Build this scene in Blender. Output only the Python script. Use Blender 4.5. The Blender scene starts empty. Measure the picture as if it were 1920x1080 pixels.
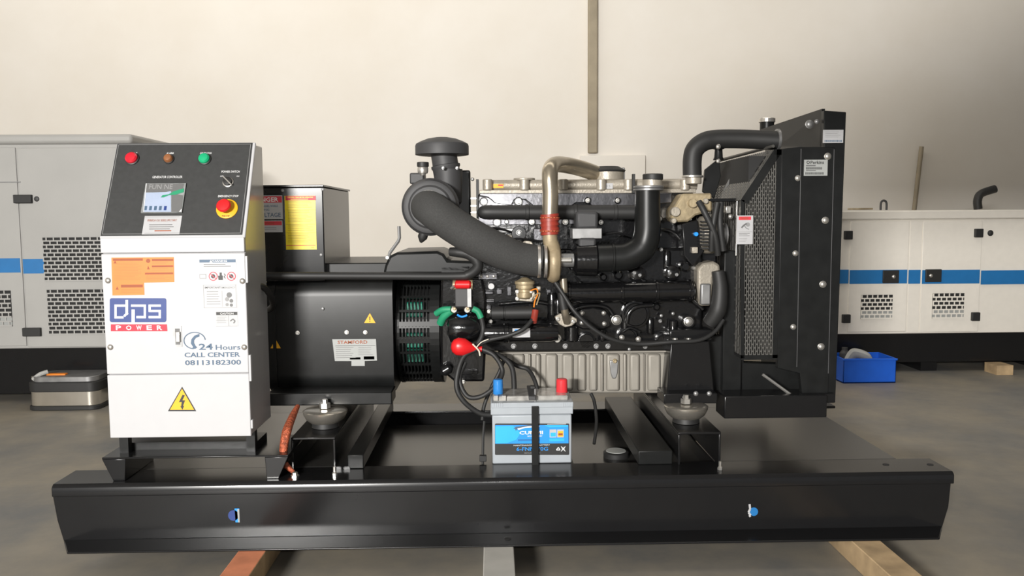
import bpy, bmesh, math, random
from mathutils import Vector, Matrix
random.seed(7)
C = bpy.context.scene.collection
# ------------------------------------------------------------------ camera
F = 1550.0; CAMY = -2.75; H = 1.17
YAW = math.radians(-1.3); PITCH = math.radians(4.98); ROLL = math.radians(-0.42)
R = Matrix.Rotation(YAW, 3, 'Z') @ Matrix.Rotation(math.pi/2-PITCH, 3, 'X') @ Matrix.Rotation(ROLL, 3, 'Z')
CAM = Vector((0, CAMY, H))
cd = bpy.data.cameras.new('camera'); cam = bpy.data.objects.new('camera', cd); C.objects.link(cam)
cam.matrix_world = Matrix.Translation(CAM) @ R.to_4x4()
cd.sensor_width = 36; cd.lens = F/1920*36; cd.clip_end = 100
bpy.context.scene.camera = cam
sc = bpy.context.scene
sc.view_settings.view_transform = 'Standard'; sc.view_settings.look = 'None'
sc.view_settings.gamma = 1; sc.view_settings.use_curve_mapping = False
sc.view_settings.exposure = -0.06
# ------------------------------------------------------------------ light
w = bpy.data.worlds.new('world'); sc.world = w; w.use_nodes = True
w.node_tree.nodes['Background'].inputs[0].default_value = (0.95, 0.97, 1, 1)
w.node_tree.nodes['Background'].inputs[1].default_value = 0.25
def lamp(name, kind, loc, target, energy, color, **kw):
    l = bpy.data.lights.new(name, kind); o = bpy.data.objects.new(name, l); C.objects.link(o)
    o.location = loc; o.rotation_euler = (Vector(target)-Vector(loc)).to_track_quat('-Z', 'Y').to_euler()
    l.energy = energy; l.color = color
    for k, v in kw.items(): setattr(l, k, v)
    return o
# the camera's own flash, fired just above the lens
lamp('camera_flash', 'AREA', (0.03, CAMY+0.02, H+0.06), (0.03, 0, H-0.10), 11, (1, 0.98, 0.95), shape='RECTANGLE', size=0.05, size_y=0.03)
# daylight lamp added behind the camera, left, to throw the wall's diagonal shade
lamp('added_daylight', 'AREA', (-2.6, -7.6, 2.3), (0.8, 5.3, 2.6), 1080, (1, 0.975, 0.935), shape='RECTANGLE', size=1.2, size_y=0.3)
# unseen fill lamp added up high, aimed to brighten the back wall
lamp('wall_fill', 'AREA', (-.6, 2.4, 5.7), (.6, 5.3, 1.4), 165, (1, 0.94, 0.84), shape='RECTANGLE', size=9, size_y=1.6)

# ------------------------------------------------------------------ pixel <-> world
def ray(px, py):
    return (R @ Vector(((px-960)/F, -(py-540)/F, -1))).normalized()
def P(px, py, Y):
    d = ray(px, py); return CAM + d*((Y-CAMY)/d.y)
def PZ(px, py, Z):
    d = ray(px, py); return CAM + d*((Z-H)/d.z)
def PN(px, py, o, n):
    d = ray(px, py); return CAM + d*((o-CAM).dot(n)/d.dot(n))
def S(Y): return (Y-CAMY)/F

# ------------------------------------------------------------------ materials
def mat(name, col, rough=0.5, metal=0.0, noise=0.0, nscale=20, bump=0.0, bscale=80, coat=0.0, col2=None, emit=None, alpha=None):
    m = bpy.data.materials.new(name); m.use_nodes = True
    nt = m.node_tree; b = nt.nodes['Principled BSDF']
    b.inputs['Roughness'].default_value = rough; b.inputs['Metallic'].default_value = metal
    b.inputs['Coat Weight'].default_value = coat; b.inputs['Coat Roughness'].default_value = 0.08
    tc = nt.nodes.new('ShaderNodeTexCoord')
    c = (*col, 1)
    n = nt.nodes.new('ShaderNodeTexNoise'); n.inputs['Scale'].default_value = nscale; n.inputs['Detail'].default_value = 5
    nt.links.new(tc.outputs['Object'], n.inputs['Vector'])
    r = nt.nodes.new('ShaderNodeValToRGB')
    k = noise if noise else 0.04
    c2 = col2 if col2 else tuple(min(1, x*(1+k)) for x in col)
    c1 = tuple(x*(1-k) for x in col) if not col2 else col
    r.color_ramp.elements[0].position = 0.32; r.color_ramp.elements[1].position = 0.68
    r.color_ramp.elements[0].color = (*c1, 1); r.color_ramp.elements[1].color = (*c2, 1)
    nt.links.new(n.outputs['Fac'], r.inputs['Fac']); nt.links.new(r.outputs['Color'], b.inputs['Base Color'])
    if bump:
        n2 = nt.nodes.new('ShaderNodeTexNoise'); n2.inputs['Scale'].default_value = bscale; n2.inputs['Detail'].default_value = 3
        nt.links.new(tc.outputs['Object'], n2.inputs['Vector'])
        bp = nt.nodes.new('ShaderNodeBump'); bp.inputs['Strength'].default_value = bump; bp.inputs['Distance'].default_value = 0.01
        nt.links.new(n2.outputs['Fac'], bp.inputs['Height']); nt.links.new(bp.outputs['Normal'], b.inputs['Normal'])
    if emit:
        b.inputs['Emission Color'].default_value = (*emit, 1); b.inputs['Emission Strength'].default_value = 1
    if alpha is not None:
        b.inputs['Transmission Weight'].default_value = alpha
    return m
M = dict(
 black=mat('black_gloss_paint', (.010,.010,.0105), .2),
 deck=mat('black_deck_paint', (.034,.033,.031), .24, bump=.02, bscale=6),
 cast=mat('black_painted_casting', (.006,.006,.0065), .17, bump=.10, bscale=70, coat=.5),
 satin=mat('black_satin_paint', (.010,.0105,.0105), .36, noise=.2),
 grate=mat('fan_cage_paint', (.085,.082,.075), .45),
 rubber=mat('black_rubber', (.018,.018,.018), .55),
 hose=mat('grey_black_hose', (.040,.040,.039), .85, noise=.15, nscale=200),
 plastic=mat('charcoal_plastic', (.045,.045,.047), .55),
 white=mat('white_powder_coat', (.49,.49,.50), .38, noise=.01),
 wside=mat('cabinet_white_enamel', (.47,.47,.48), .24, noise=.01, coat=.3),
 panel=mat('panel_dark_foil', (.035,.036,.036), .5, noise=.1, nscale=60),
 alum=mat('cast_aluminium', (.36,.325,.27), .42, .35, noise=.12, nscale=14, bump=.15, bscale=120),
 head=mat('grey_cast_head', (.15,.15,.16), .26, .85, bump=.07, bscale=60, coat=.3),
 pan=mat('oil_pan_metal', (.29,.27,.235), .5, .2, noise=.1, nscale=8),
 tan=mat('heat_tinted_steel_pipe', (.44,.385,.30), .28, .8, noise=.2, nscale=7),
 volute=mat('sand_cast_compressor', (.36,.285,.18), .5, .3, noise=.15, nscale=20, bump=.1),
 brass=mat('brass_tan_casting', (.36,.29,.18), .45, .35, noise=.2, nscale=25, bump=.1),
 steel=mat('zinc_steel', (.70,.68,.64), .28, .85),
 chrome=mat('polished_steel', (.62,.58,.51), .26, .85),
 dull=mat('dull_steel', (.30,.30,.30), .42, .7, noise=.15),
 redhose=mat('red_silicone', (.27,.035,.022), .38, noise=.2),
 red=mat('red_plastic', (.62,.012,.015), .35),
 redg=mat('red_lens', (.55,.015,.03), .25),
 amber=mat('unlit_amber_lens', (.25,.10,.04), .35),
 green=mat('green_lens', (.01,.36,.16), .3),
 greens=mat('green_sleeve', (.02,.26,.13), .5),
 teal=mat('varnished_winding', (.01,.20,.13), .5, noise=.4, nscale=60),
 yellow=mat('yellow_plastic', (.80,.40,.01), .45),
 stick_w=mat('white_sticker', (.45,.45,.46), .4),
 stick_g=mat('grey_sticker', (.34,.35,.34), .4),
 stick_o=mat('orange_sticker', (.80,.19,.02), .5, noise=.03),
 stick_y=mat('yellow_sticker', (.88,.70,.01), .4),
 amberst=mat('hazard_yellow_sticker', (.85,.42,.01), .5),
 orange_d=mat('dark_orange_ink', (.30,.07,.02), .6),
 ink=mat('black_ink', (.02,.02,.02), .5),
 inkg=mat('grey_ink', (.13,.13,.13), .5),
 inkw=mat('white_ink', (.75,.75,.75), .5),
 inkl=mat('pale_grey_ink', (.25,.25,.25), .5),
 navy=mat('navy_ink', (.06,.11,.18), .5),
 lblue=mat('logo_blue', (.018,.045,.20), .45),
 lred=mat('logo_red', (.60,.01,.035), .45),
 redink=mat('red_ink', (.60,.03,.05), .5),
 blue=mat('stripe_blue', (.015,.16,.42), .45),
 bblue=mat('label_blue', (.02,.28,.80), .4),
 bblue2=mat('label_sky_blue', (.03,.42,.88), .4),
 cap_blue=mat('blue_terminal_cap', (.03,.22,.60), .15, coat=.5),
 cap_red=mat('red_terminal_cap', (.70,.04,.05), .3),
 batt=mat('grey_battery_plastic', (.36,.39,.42), .35),
 battop=mat('frosted_battery_lid', (.34,.33,.31), .2, noise=.3, nscale=30, coat=.4),
 screen=mat('controller_display', (.22,.23,.23), .15, noise=.3, nscale=30, coat=.6),
 screen_b=mat('controller_keys_blue', (.36,.42,.55), .25),
 copper=mat('braided_copper', (.42,.10,.045), .45, .3, noise=.5, nscale=90, bump=.6, bscale=200),
 wood=mat('raw_timber', (.42,.30,.17), .8, noise=.3, nscale=9),
 wood_o=mat('orange_painted_timber', (.55,.20,.10), .8, noise=.2, nscale=9),
 wood_g=mat('grey_painted_timber', (.40,.39,.36), .8, noise=.08, nscale=9),
 pole=mat('weathered_conduit', (.34,.29,.21), .7, noise=.15, nscale=5),
 ledge=mat('cream_painted_box', (.66,.60,.51), .7),
 canopy=mat('canopy_cream_white', (.80,.76,.69), .45, noise=.02),
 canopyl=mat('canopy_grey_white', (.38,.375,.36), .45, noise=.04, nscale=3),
 dark=mat('dark_interior', (.02,.02,.02), .8),
 crate=mat('blue_crate_plastic', (.01,.10,.55), .4),
 grey=mat('grey_rag', (.40,.40,.38), .8),
 orange=mat('orange_handle', (.75,.22,.02), .5),
 ties=mat('natural_cable_tie', (.65,.60,.50), .5),
)
def wallmat():
    m = bpy.data.materials.new('plaster_wall'); m.use_nodes = True; nt = m.node_tree; b = nt.nodes['Principled BSDF']
    b.inputs['Roughness'].default_value = .85
    tc = nt.nodes.new('ShaderNodeTexCoord')
    n = nt.nodes.new('ShaderNodeTexNoise'); n.inputs['Scale'].default_value = .7; n.inputs['Detail'].default_value = 6; n.inputs['Roughness'].default_value = .6
    nt.links.new(tc.outputs['Object'], n.inputs['Vector'])
    r = nt.nodes.new('ShaderNodeValToRGB'); r.color_ramp.elements[0].position = .35; r.color_ramp.elements[1].position = .65
    r.color_ramp.elements[0].color = (.77,.725,.655,1); r.color_ramp.elements[1].color = (.82,.785,.73,1)
    nt.links.new(n.outputs['Fac'], r.inputs['Fac']); nt.links.new(r.outputs['Color'], b.inputs['Base Color'])
    n2 = nt.nodes.new('ShaderNodeTexNoise'); n2.inputs['Scale'].default_value = 5
    nt.links.new(tc.outputs['Object'], n2.inputs['Vector'])
    bp = nt.nodes.new('ShaderNodeBump'); bp.inputs['Strength'].default_value = .12; bp.inputs['Distance'].default_value = .03
    nt.links.new(n2.outputs['Fac'], bp.inputs['Height']); nt.links.new(bp.outputs['Normal'], b.inputs['Normal'])
    return m
def floormat():
    m = bpy.data.materials.new('concrete_floor'); m.use_nodes = True; nt = m.node_tree; b = nt.nodes['Principled BSDF']
    b.inputs['Roughness'].default_value = .5
    tc = nt.nodes.new('ShaderNodeTexCoord')
    n = nt.nodes.new('ShaderNodeTexNoise'); n.inputs['Scale'].default_value = 1.5; n.inputs['Detail'].default_value = 8; n.inputs['Roughness'].default_value = .65
    nt.links.new(tc.outputs['Object'], n.inputs['Vector'])
    r = nt.nodes.new('ShaderNodeValToRGB'); r.color_ramp.elements[0].position = .35; r.color_ramp.elements[1].position = .68
    r.color_ramp.elements[0].color = (.15,.15,.147,1); r.color_ramp.elements[1].color = (.30,.262,.20,1)
    nt.links.new(n.outputs['Fac'], r.inputs['Fac']); nt.links.new(r.outputs['Color'], b.inputs['Base Color'])
    n2 = nt.nodes.new('ShaderNodeTexNoise'); n2.inputs['Scale'].default_value = 4; n2.inputs['Detail'].default_value = 6
    nt.links.new(tc.outputs['Object'], n2.inputs['Vector'])
    mr = nt.nodes.new('ShaderNodeMapRange'); mr.inputs[3].default_value = .35; mr.inputs[4].default_value = .75
    nt.links.new(n2.outputs['Fac'], mr.inputs[0]); nt.links.new(mr.outputs[0], b.inputs['Roughness'])
    return m
M['black'].node_tree.nodes['Principled BSDF'].inputs['Specular IOR Level'].default_value = .38
M['satin'].node_tree.nodes['Principled BSDF'].inputs['Specular IOR Level'].default_value = .3
M['wall'] = wallmat(); M['floor'] = floormat()
M['ceil'] = mat('roof_sheeting', (.22,.21,.20), .8)

# ------------------------------------------------------------------ mesh builder
class MB:
    def __init__(s): s.v = []; s.f = []; s.m = []; s.mi = 0
    def add(s, vs, fs):
        b = len(s.v); s.v += [Vector(v) for v in vs]
        for f in fs: s.f.append([b+i for i in f]); s.m.append(s.mi)
        return s
    def obox(s, o, U, Vv, N, u0, u1, v0, v1, n0, n1):
        pts = [o+U*u+Vv*v+N*n for n in (n0, n1) for v in (v0, v1) for u in (u0, u1)]
        return s.add(pts, [(0,1,3,2),(4,6,7,5),(0,4,5,1),(2,3,7,6),(0,2,6,4),(1,5,7,3)])
    def box(s, a, b):
        x0,x1 = sorted((a[0],b[0])); y0,y1 = sorted((a[1],b[1])); z0,z1 = sorted((a[2],b[2]))
        return s.obox(Vector((0,0,0)), Vector((1,0,0)), Vector((0,0,1)), Vector((0,1,0)), x0,x1,z0,z1,y0,y1)
    def prism(s, pts, d):
        pts = [Vector(p) for p in pts]; n = len(pts); d = Vector(d)
        s.add(pts+[p+d for p in pts], [tuple(range(n)), tuple(range(2*n-1, n-1, -1))]+[(i, n+i, n+(i+1)%n, (i+1)%n) for i in range(n)])
        return s
    def lathe(s, o, ax, prof, seg=32, ang0=0, ang1=2*math.pi, sx=1.0):
        ax = Vector(ax).normalized(); t = ax.orthogonal().normalized()
        if abs(ax.x) > .9: t = Vector((0,1,0))
        elif abs(ax.y) > .9: t = Vector((1,0,0))
        elif abs(ax.z) > .9: t = Vector((1,0,0))
        t = (t-ax*t.dot(ax)).normalized(); q = ax.cross(t); o = Vector(o)
        vs = []; fs = []; n = len(prof)
        for i in range(seg):
            a = 2*math.pi*i/seg
            for (h, r) in prof: vs.append(o+ax*h+(t*math.cos(a)*sx+q*math.sin(a))*r)
        for i in range(seg):
            j = (i+1) % seg
            for k in range(n-1): fs.append((i*n+k, j*n+k, j*n+k+1, i*n+k+1))
        fs.append(tuple(i*n for i in range(seg))[::-1]); fs.append(tuple(i*n+n-1 for i in range(seg)))
        return s.add(vs, fs)
    def cyl(s, a, b, r, r2=None, seg=28, ch=0.0):
        a = Vector(a); b = Vector(b); L = (b-a).length; r2 = r if r2 is None else r2
        prof = [(0, r), (L, r2)] if not ch else [(0, r-ch), (ch, r), (L-ch, r2), (L, r2-ch)]
        return s.lathe(a, b-a, prof, seg)
    def tube(s, pts, r, seg=16, smooth=True, sub=8, flat=1.0):
        pts = [Vector(p) for p in pts]; n = len(pts)
        rs = r if isinstance(r, (list, tuple)) else [r]*n
        if smooth and n > 2:
            q = []; rr = []
            for i in range(n-1):
                p0 = pts[max(i-1,0)]; p1 = pts[i]; p2 = pts[i+1]; p3 = pts[min(i+2,n-1)]
                for k in range(sub):
                    t = k/sub
                    q.append(.5*((2*p1)+(p2-p0)*t+(2*p0-5*p1+4*p2-p3)*t*t+(3*p1-p0-3*p2+p3)*t**3))
                    rr.append(rs[i]*(1-t)+rs[i+1]*t)
            q.append(pts[-1]); rr.append(rs[-1]); pts, rs, n = q, rr, len(q)
        T = [(pts[min(i+1,n-1)]-pts[max(i-1,0)]).normalized() for i in range(n)]
        nrm = T[0].orthogonal().normalized(); vs = []; fs = []
        for i in range(n):
            nrm = (nrm-T[i]*nrm.dot(T[i])).normalized(); bn = T[i].cross(nrm)
            for k in range(seg):
                a = 2*math.pi*k/seg; vs.append(pts[i]+(nrm*math.cos(a)+bn*math.sin(a)*flat)*rs[i])
        for i in range(n-1):
            for k in range(seg):
                k2 = (k+1) % seg; fs.append((i*seg+k, i*seg+k2, (i+1)*seg+k2, (i+1)*seg+k))
        fs.append(tuple(range(seg))[::-1]); fs.append(tuple((n-1)*seg+k for k in range(seg)))
        return s.add(vs, fs)
    def build(s, name, mats, parent=None, bevel=0, smooth=35, seg=2):
        if not isinstance(mats, (list, tuple)): mats = [mats]
        lo = Vector([min(v[i] for v in s.v) for i in range(3)]); hi = Vector([max(v[i] for v in s.v) for i in range(3)])
        c = (lo+hi)/2
        if parent is None: c.z = lo.z
        me = bpy.data.meshes.new(name); me.from_pydata([v-c for v in s.v], [], s.f)
        for m in mats: me.materials.append(M[m] if isinstance(m, str) else m)
        me.polygons.foreach_set('material_index', s.m)
        bm = bmesh.new(); bm.from_mesh(me); bmesh.ops.recalc_face_normals(bm, faces=bm.faces) if not getattr(s, 'keep', 0) else None
        bm.to_mesh(me); bm.free()
        me.polygons.foreach_set('use_smooth', [True]*len(me.polygons)); me.set_sharp_from_angle(angle=math.radians(smooth)); me.update()
        o = bpy.data.objects.new(name, me); C.objects.link(o)
        o.location = c
        if parent is not None:
            o.parent = parent; o.location = c-WO[parent.name]
        WO[o.name] = c.copy()
        if bevel:
            b = o.modifiers.new('bevel', 'BEVEL'); b.width = bevel; b.segments = seg; b.limit_method = 'ANGLE'; b.angle_limit = math.radians(40)
        return o
WO = {}
def thing(name, label, cat, loc, group=None):
    o = bpy.data.objects.new(name, None); C.objects.link(o); o.empty_display_size = .1
    o.location = loc; WO[o.name] = Vector(loc); o['label'] = label; o['category'] = cat
    if group: o['group'] = group
    return o
def tag(o, label, cat, group=None):
    o['label'] = label; o['category'] = cat
    if group: o['group'] = group
    return o
def lab(o, l): o['label'] = l; return o
def struct(o): o['kind'] = 'structure'; return o
def dup(o, delta, parent=None, root=True):
    c = o.copy(); C.objects.link(c); p = parent or o.parent
    c.location = o.location+(Vector(delta) if root else Vector((0,0,0))); c.parent = p; WO[c.name] = WO[o.name]+Vector(delta)
    for ch in [x for x in o.children]: dup(ch, Vector(delta), c, False)
    return c
# pixel helpers ---------------------------------------------------------
def boxp(name, par, m, x0, y0, x1, y1, Y0, Y1, bevel=.003):
    xm, ym = (x0+x1)/2, (y0+y1)/2
    a = Vector((P(x0,ym,Y0).x, Y0, P(xm,y1,Y0).z)); b = Vector((P(x1,ym,Y0).x, Y1, P(xm,y0,Y0).z))
    return MB().box(a, b).build(name, m, par, bevel)
def cylp(name, par, m, a, b, r, Y, Y2=None, r2=None, seg=28, ch=None, prof=None, bevel=0):
    Y2 = Y if Y2 is None else Y2
    A = P(a[0], a[1], Y); B = P(b[0], b[1], Y2); k = S(Y)
    if Y2 == Y:
        if a[1] == b[1]: B.z = A.z
        if a[0] == b[0]: B.x = A.x
    mb = MB()
    if prof:   # list of (t 0..1, radius px)
        L = (B-A).length; mb.lathe(A, B-A, [(t*L, rr*k) for t, rr in prof], seg)
    else:
        mb.cyl(A, B, r*k, (r2*S(Y2) if r2 else None), seg, .002 if ch is None else ch)
    return mb.build(name, m, par, bevel)
def discp(name, par, m, x, y, r, Y0, Y1, prof=None, seg=32, r2=None, sx=1):
    A = P(x, y, Y0); k = S(Y0); mb = MB(); L = Y1-Y0
    if prof: mb.lathe(A, (0,1,0), [(t*L, rr*k) for t, rr in prof], seg, sx=sx)
    else: mb.lathe(A, (0,1,0), [(0, r*k-.002), (.002, r*k), (L, (r2 or r)*k)], seg, sx=sx)
    return mb.build(name, m, par)
def tubep(name, par, m, pts, r, seg=14, sub=8, flat=1.0, smooth=True):
    W = [P(*p) for p in pts]
    rs = [rr*S(p[2]) for rr, p in zip(r, pts)] if isinstance(r, (list, tuple)) else [r*S(p[2]) for p in pts]
    return MB().tube(W, rs, seg, smooth, sub, flat).build(name, m, par)
def polyp(name, par, m, pts, Y0, Y1, bevel=.003):
    return MB().prism([P(x, y, Y0) for x, y in pts], (0, Y1-Y0, 0)).build(name, m, par, bevel)
def hexbolt(name, par, m, x, y, r, Y, dep=.012, washer=True):
    A = P(x, y, Y); k = S(Y)*r; mb = MB()
    if washer: mb.lathe(A, (0,-1,0), [(-.004, k*1.35), (.001, k*1.35), (.0025, k*1.2)], 20)
    mb.lathe(A, (0,-1,0), [(0, k), (dep*.8, k), (dep, k*.75)], 6)
    return mb.build(name, m, par, smooth=25)
def domebolt(name, par, m, x, y, r, Y):
    A = P(x, y, Y); k = S(Y)*r
    return MB().lathe(A, (0,-1,0), [(-.003, k*1.15), (.001, k*1.15), (.002, k), (k*.45, k*.8), (k*.62, k*.4), (k*.66, .0004)], 20).build(name, m, par)
# decals -----------------------------------------------------------------
TX = {}
def textmesh(t, off=0.0):
    key = (t, off)
    if key not in TX:
        cu = bpy.data.curves.new('t', 'FONT'); cu.body = t; cu.offset = off; cu.resolution_u = 2
        o = bpy.data.objects.new('t', cu); C.objects.link(o)
        me = bpy.data.meshes.new_from_object(o)
        vs = [v.co.copy() for v in me.vertices]; fs = [tuple(p.vertices) for p in me.polygons]
        bpy.data.objects.remove(o); bpy.data.curves.remove(cu); bpy.data.meshes.remove(me)
        x0 = min(v.x for v in vs); x1 = max(v.x for v in vs); y0 = min(v.y for v in vs); y1 = max(v.y for v in vs)
        TX[key] = ([((v.x-x0)/(x1-x0), (v.y-y0)/(y1-y0)) for v in vs], fs)
    return TX[key]
class Decal:
    def __init__(s, px, py, Y=None, U=(1,0,0), V=(0,0,1), o=None):
        s.U = Vector(U).normalized(); s.V = Vector(V).normalized(); s.n = s.U.cross(s.V).normalized()
        s.o = P(px, py, Y) if o is None else Vector(o); s.mb = MB(); s.mb.keep = 1; s.mats = []; s.k = 0; s.t = .0004
        if o is not None: s.o = PN(px, py, s.o, s.n)
    def uv(s, px, py):
        d = PN(px, py, s.o, s.n)-s.o; return d.dot(s.U), d.dot(s.V)
    def mat(s, m):
        if m not in s.mats: s.mats.append(m)
        s.mb.mi = s.mats.index(m)
    def pt(s, u, v, z): return s.o+s.U*u+s.V*v+s.n*z
    def base(s, x0, y0, x1, y1, m, th=.0012):
        s.mat(m); u0, v1, u1, v0 = s.r(x0, y0, x1, y1)
        s.mb.obox(s.o, s.U, s.V, s.n, u0, u1, v0, v1, -.002, th); s.t = th+.0003; return s
    def r(s, x0, y0, x1, y1):
        xm, ym = (x0+x1)/2, (y0+y1)/2
        return s.uv(x0, ym)[0], s.uv(xm, y0)[1], s.uv(x1, ym)[0], s.uv(xm, y1)[1]
    def rect(s, x0, y0, x1, y1, m, dz=0):
        s.mat(m); u0, v1, u1, v0 = s.r(x0, y0, x1, y1); z = s.t+dz
        s.mb.add([s.pt(u0,v0,z), s.pt(u1,v0,z), s.pt(u1,v1,z), s.pt(u0,v1,z)], [(0,1,2,3)]); return s
    def text(s, t, cx, cy, wpx, hpx, m, dz=.0003, off=.01):
        s.mat(m); u0, v1, u1, v0 = s.r(cx-wpx/2, cy-hpx/2, cx+wpx/2, cy+hpx/2)
        vs, fs = textmesh(t, off); z = s.t+dz
        s.mb.add([s.pt(u0+(u1-u0)*a, v0+(v1-v0)*b, z) for a, b in vs], fs); return s
    def poly(s, pts, m, dz=.0002):
        s.mat(m); q = [s.uv(*p) for p in pts]; z = s.t+dz
        ar = sum(q[i][0]*q[(i+1)%len(q)][1]-q[(i+1)%len(q)][0]*q[i][1] for i in range(len(q)))
        if ar < 0: q = q[::-1]
        s.mb.add([s.pt(u, v, z) for u, v in q], [tuple(range(len(q)))]); return s
    def disc(s, cx, cy, r, m, dz=.0002, ry=None):
        ry = ry or r
        return s.poly([(cx+r*math.cos(a*math.pi/14), cy+ry*math.sin(a*math.pi/14)) for a in range(28)], m, dz)
    def stroke(s, pts, wpx, m, dz=.0003, closed=False):
        n = len(pts)
        for i in range(n if closed else n-1):
            s.k += 1; dz += 3e-5*(s.k if i == 0 else 1)
            (x0,y0),(x1,y1) = pts[i], pts[(i+1)%n]; L = math.hypot(x1-x0, y1-y0) or 1
            nx, ny = -(y1-y0)/L*wpx/2, (x1-x0)/L*wpx/2
            s.poly([(x0+nx,y0+ny),(x1+nx,y1+ny),(x1-nx,y1-ny),(x0-nx,y0-ny)], m, dz)
        return s
    def lines(s, x0, y0, x1, y1, n, m, th=.35, dz=.0003):
        step = (y1-y0)/n
        for i in range(n):
            s.rect(x0, y0+i*step, x1-(random.random()*.3*(x1-x0)), y0+i*step+step*th, m, dz)
        return s
    def build(s, name, par): return s.mb.build(name, s.mats, par)
def triangle_sign(par, cx, cy, r, Y, name='warning_sticker', bolt=False, o=None, U=(1,0,0), V=(0,0,1)):
    d = Decal(cx, cy, Y, U=U, V=V, o=o); d.t = .001
    def tri(k): return [(cx, cy-r*k), (cx-r*k*.98, cy+r*k*.70), (cx+r*k*.98, cy+r*k*.70)]
    d.poly(tri(1), 'ink' if bolt else 'amberst', 0)
    d.poly(tri(.86), 'amberst', .0003)
    if bolt: d.poly([(cx+1*r/26, cy-.45*r),(cx-.22*r,cy+.08*r),(cx-.02*r,cy+.06*r),(cx-.06*r,cy+.36*r),(cx-.14*r,cy+.33*r),(cx+.04*r,cy+.6*r),(cx+.16*r,cy+.30*r),(cx+.07*r,cy+.34*r),(cx+.22*r,cy-.06*r),(cx+.03*r,cy-.06*r),(cx+.2*r,cy-.4*r)], 'ink', .0006)
    else:
        d.rect(cx-r*.09, cy-r*.42, cx+r*.09, cy+r*.22, 'ink', .0006); d.rect(cx-r*.09, cy+r*.32, cx+r*.09, cy+r*.5, 'ink', .0006)
    # a thin backing so the sticker has substance
    return d.build(name, par)
def perf(mb, o, U, V, N, w, h, pu, su, pv, bv, th, top=None, bot=None):
    """perforated sheet: staggered slots, su wide x (pv-bv) tall"""
    n = int(w/pu)
    for i in range(n+1):
        u = i*pu; t = h if top is None else top(min(u, w)); b0 = 0 if bot is None else bot(min(u,w))
        if t-b0 > .002: mb.obox(o, U, V, N, u, min(u+pu-su, w), b0, t, 0, th)
        if i < n:
            j = 0; ua, ub = u+pu-su, u+pu; t = h if top is None else min(top(ua), top(ub)); b0 = 0 if bot is None else max(bot(ua), bot(ub))
            v = b0+(0 if i % 2 else pv/2)
            while v+bv < t: mb.obox(o, U, V, N, ua, ub, v, v+bv, 0, th); v += pv
    return mb
EX, EY, EZ = Vector((1,0,0)), Vector((0,1,0)), Vector((0,0,1))

# ================================================================== SETTING
WY = 5.3
struct(MB().box((-8,-10,-.1), (9,WY+.2,0)).build('floor', 'floor'))
struct(MB().box((-8,WY,0), (9,WY+.2,6)).build('wall_back', 'wall'))
struct(MB().box((-8.2,-10,0), (-8,WY+.2,6)).build('wall_left', 'wall'))
struct(MB().box((9,-10,0), (9.2,WY+.2,6)).build('wall_right', 'ceil'))
struct(MB().box((-8.2,-10,6), (9.2,WY+.2,6.1)).build('ceiling', 'ceil'))

# unseen sloped panel added behind the camera to shade the wall at right
struct(MB().prism([(-1.15,-4,1.96),(-1.15,-4,2.20),(-.42,-4,2.5),(3.4,-4,4.0),(3.4,-4,1.96)], (0,-.2,0)).build('light_blocker', 'ceil'))
# ================================================================== SKID BASE
ZD = P(952,896.5,0).z; ZB = P(952,1003,0).z; YF = PZ(952,1026,ZB).y
XL = P(96,900,0).x; XR = P(1789,885,0).x
base = thing('skid_base', 'long glossy black steel skid base with integral tank resting on timber beams', 'skid base', (0,.5,ZB))
def beam(name, y0, y1, front=True):
    mb = MB(); s = -1 if front else 1; yw = y0 if front else y1
    fa = P(119,1008,0).x; fb_ = P(1767,988,0).x; fc = P(125,1033,YF).x; fd = P(1762,1010,YF).x
    # web with chamfered lower corners
    pts = [(XL,yw,ZD-.03),(XL+.012,yw,ZB+.075),(fa,yw,ZB),(fb_,yw,ZB),(XR-.014,yw,ZB+.075),(XR-.008,yw,ZD-.03)]
    mb.prism(pts, (0,-s*.008,0))
    mb.prism([(XL,y0,ZD-.006),(XL,y0-.004,ZD-.012),(XL,y0-.004,ZD-.042),(XL,y0+.004,ZD-.042),(XL,y0+.006,ZD-.012),(XL,y1,ZD-.012),(XL,y1,ZD),(XL,y0+.008,ZD)] if front else
             [(XL,y1,ZD-.006),(XL,y1,ZD-.042),(XL,y1-.008,ZD-.042),(XL,y1-.008,ZD-.012),(XL,y0,ZD-.012),(XL,y0,ZD),(XL,y1-.006,ZD)], (XR-XL,0,0))
    # bottom flange turned outwards
    mb.prism([(fa,yw,ZB),(fb_,yw,ZB),(fd,yw+s*-YF,ZB),(fc,yw+s*-YF,ZB)], (0,0,.007))
    return mb.build(name, 'black', base, bevel=.004, seg=3)
fb = beam('front_beam', 0, .16); rb = beam('rear_beam', .99, 1.15, False)
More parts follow.
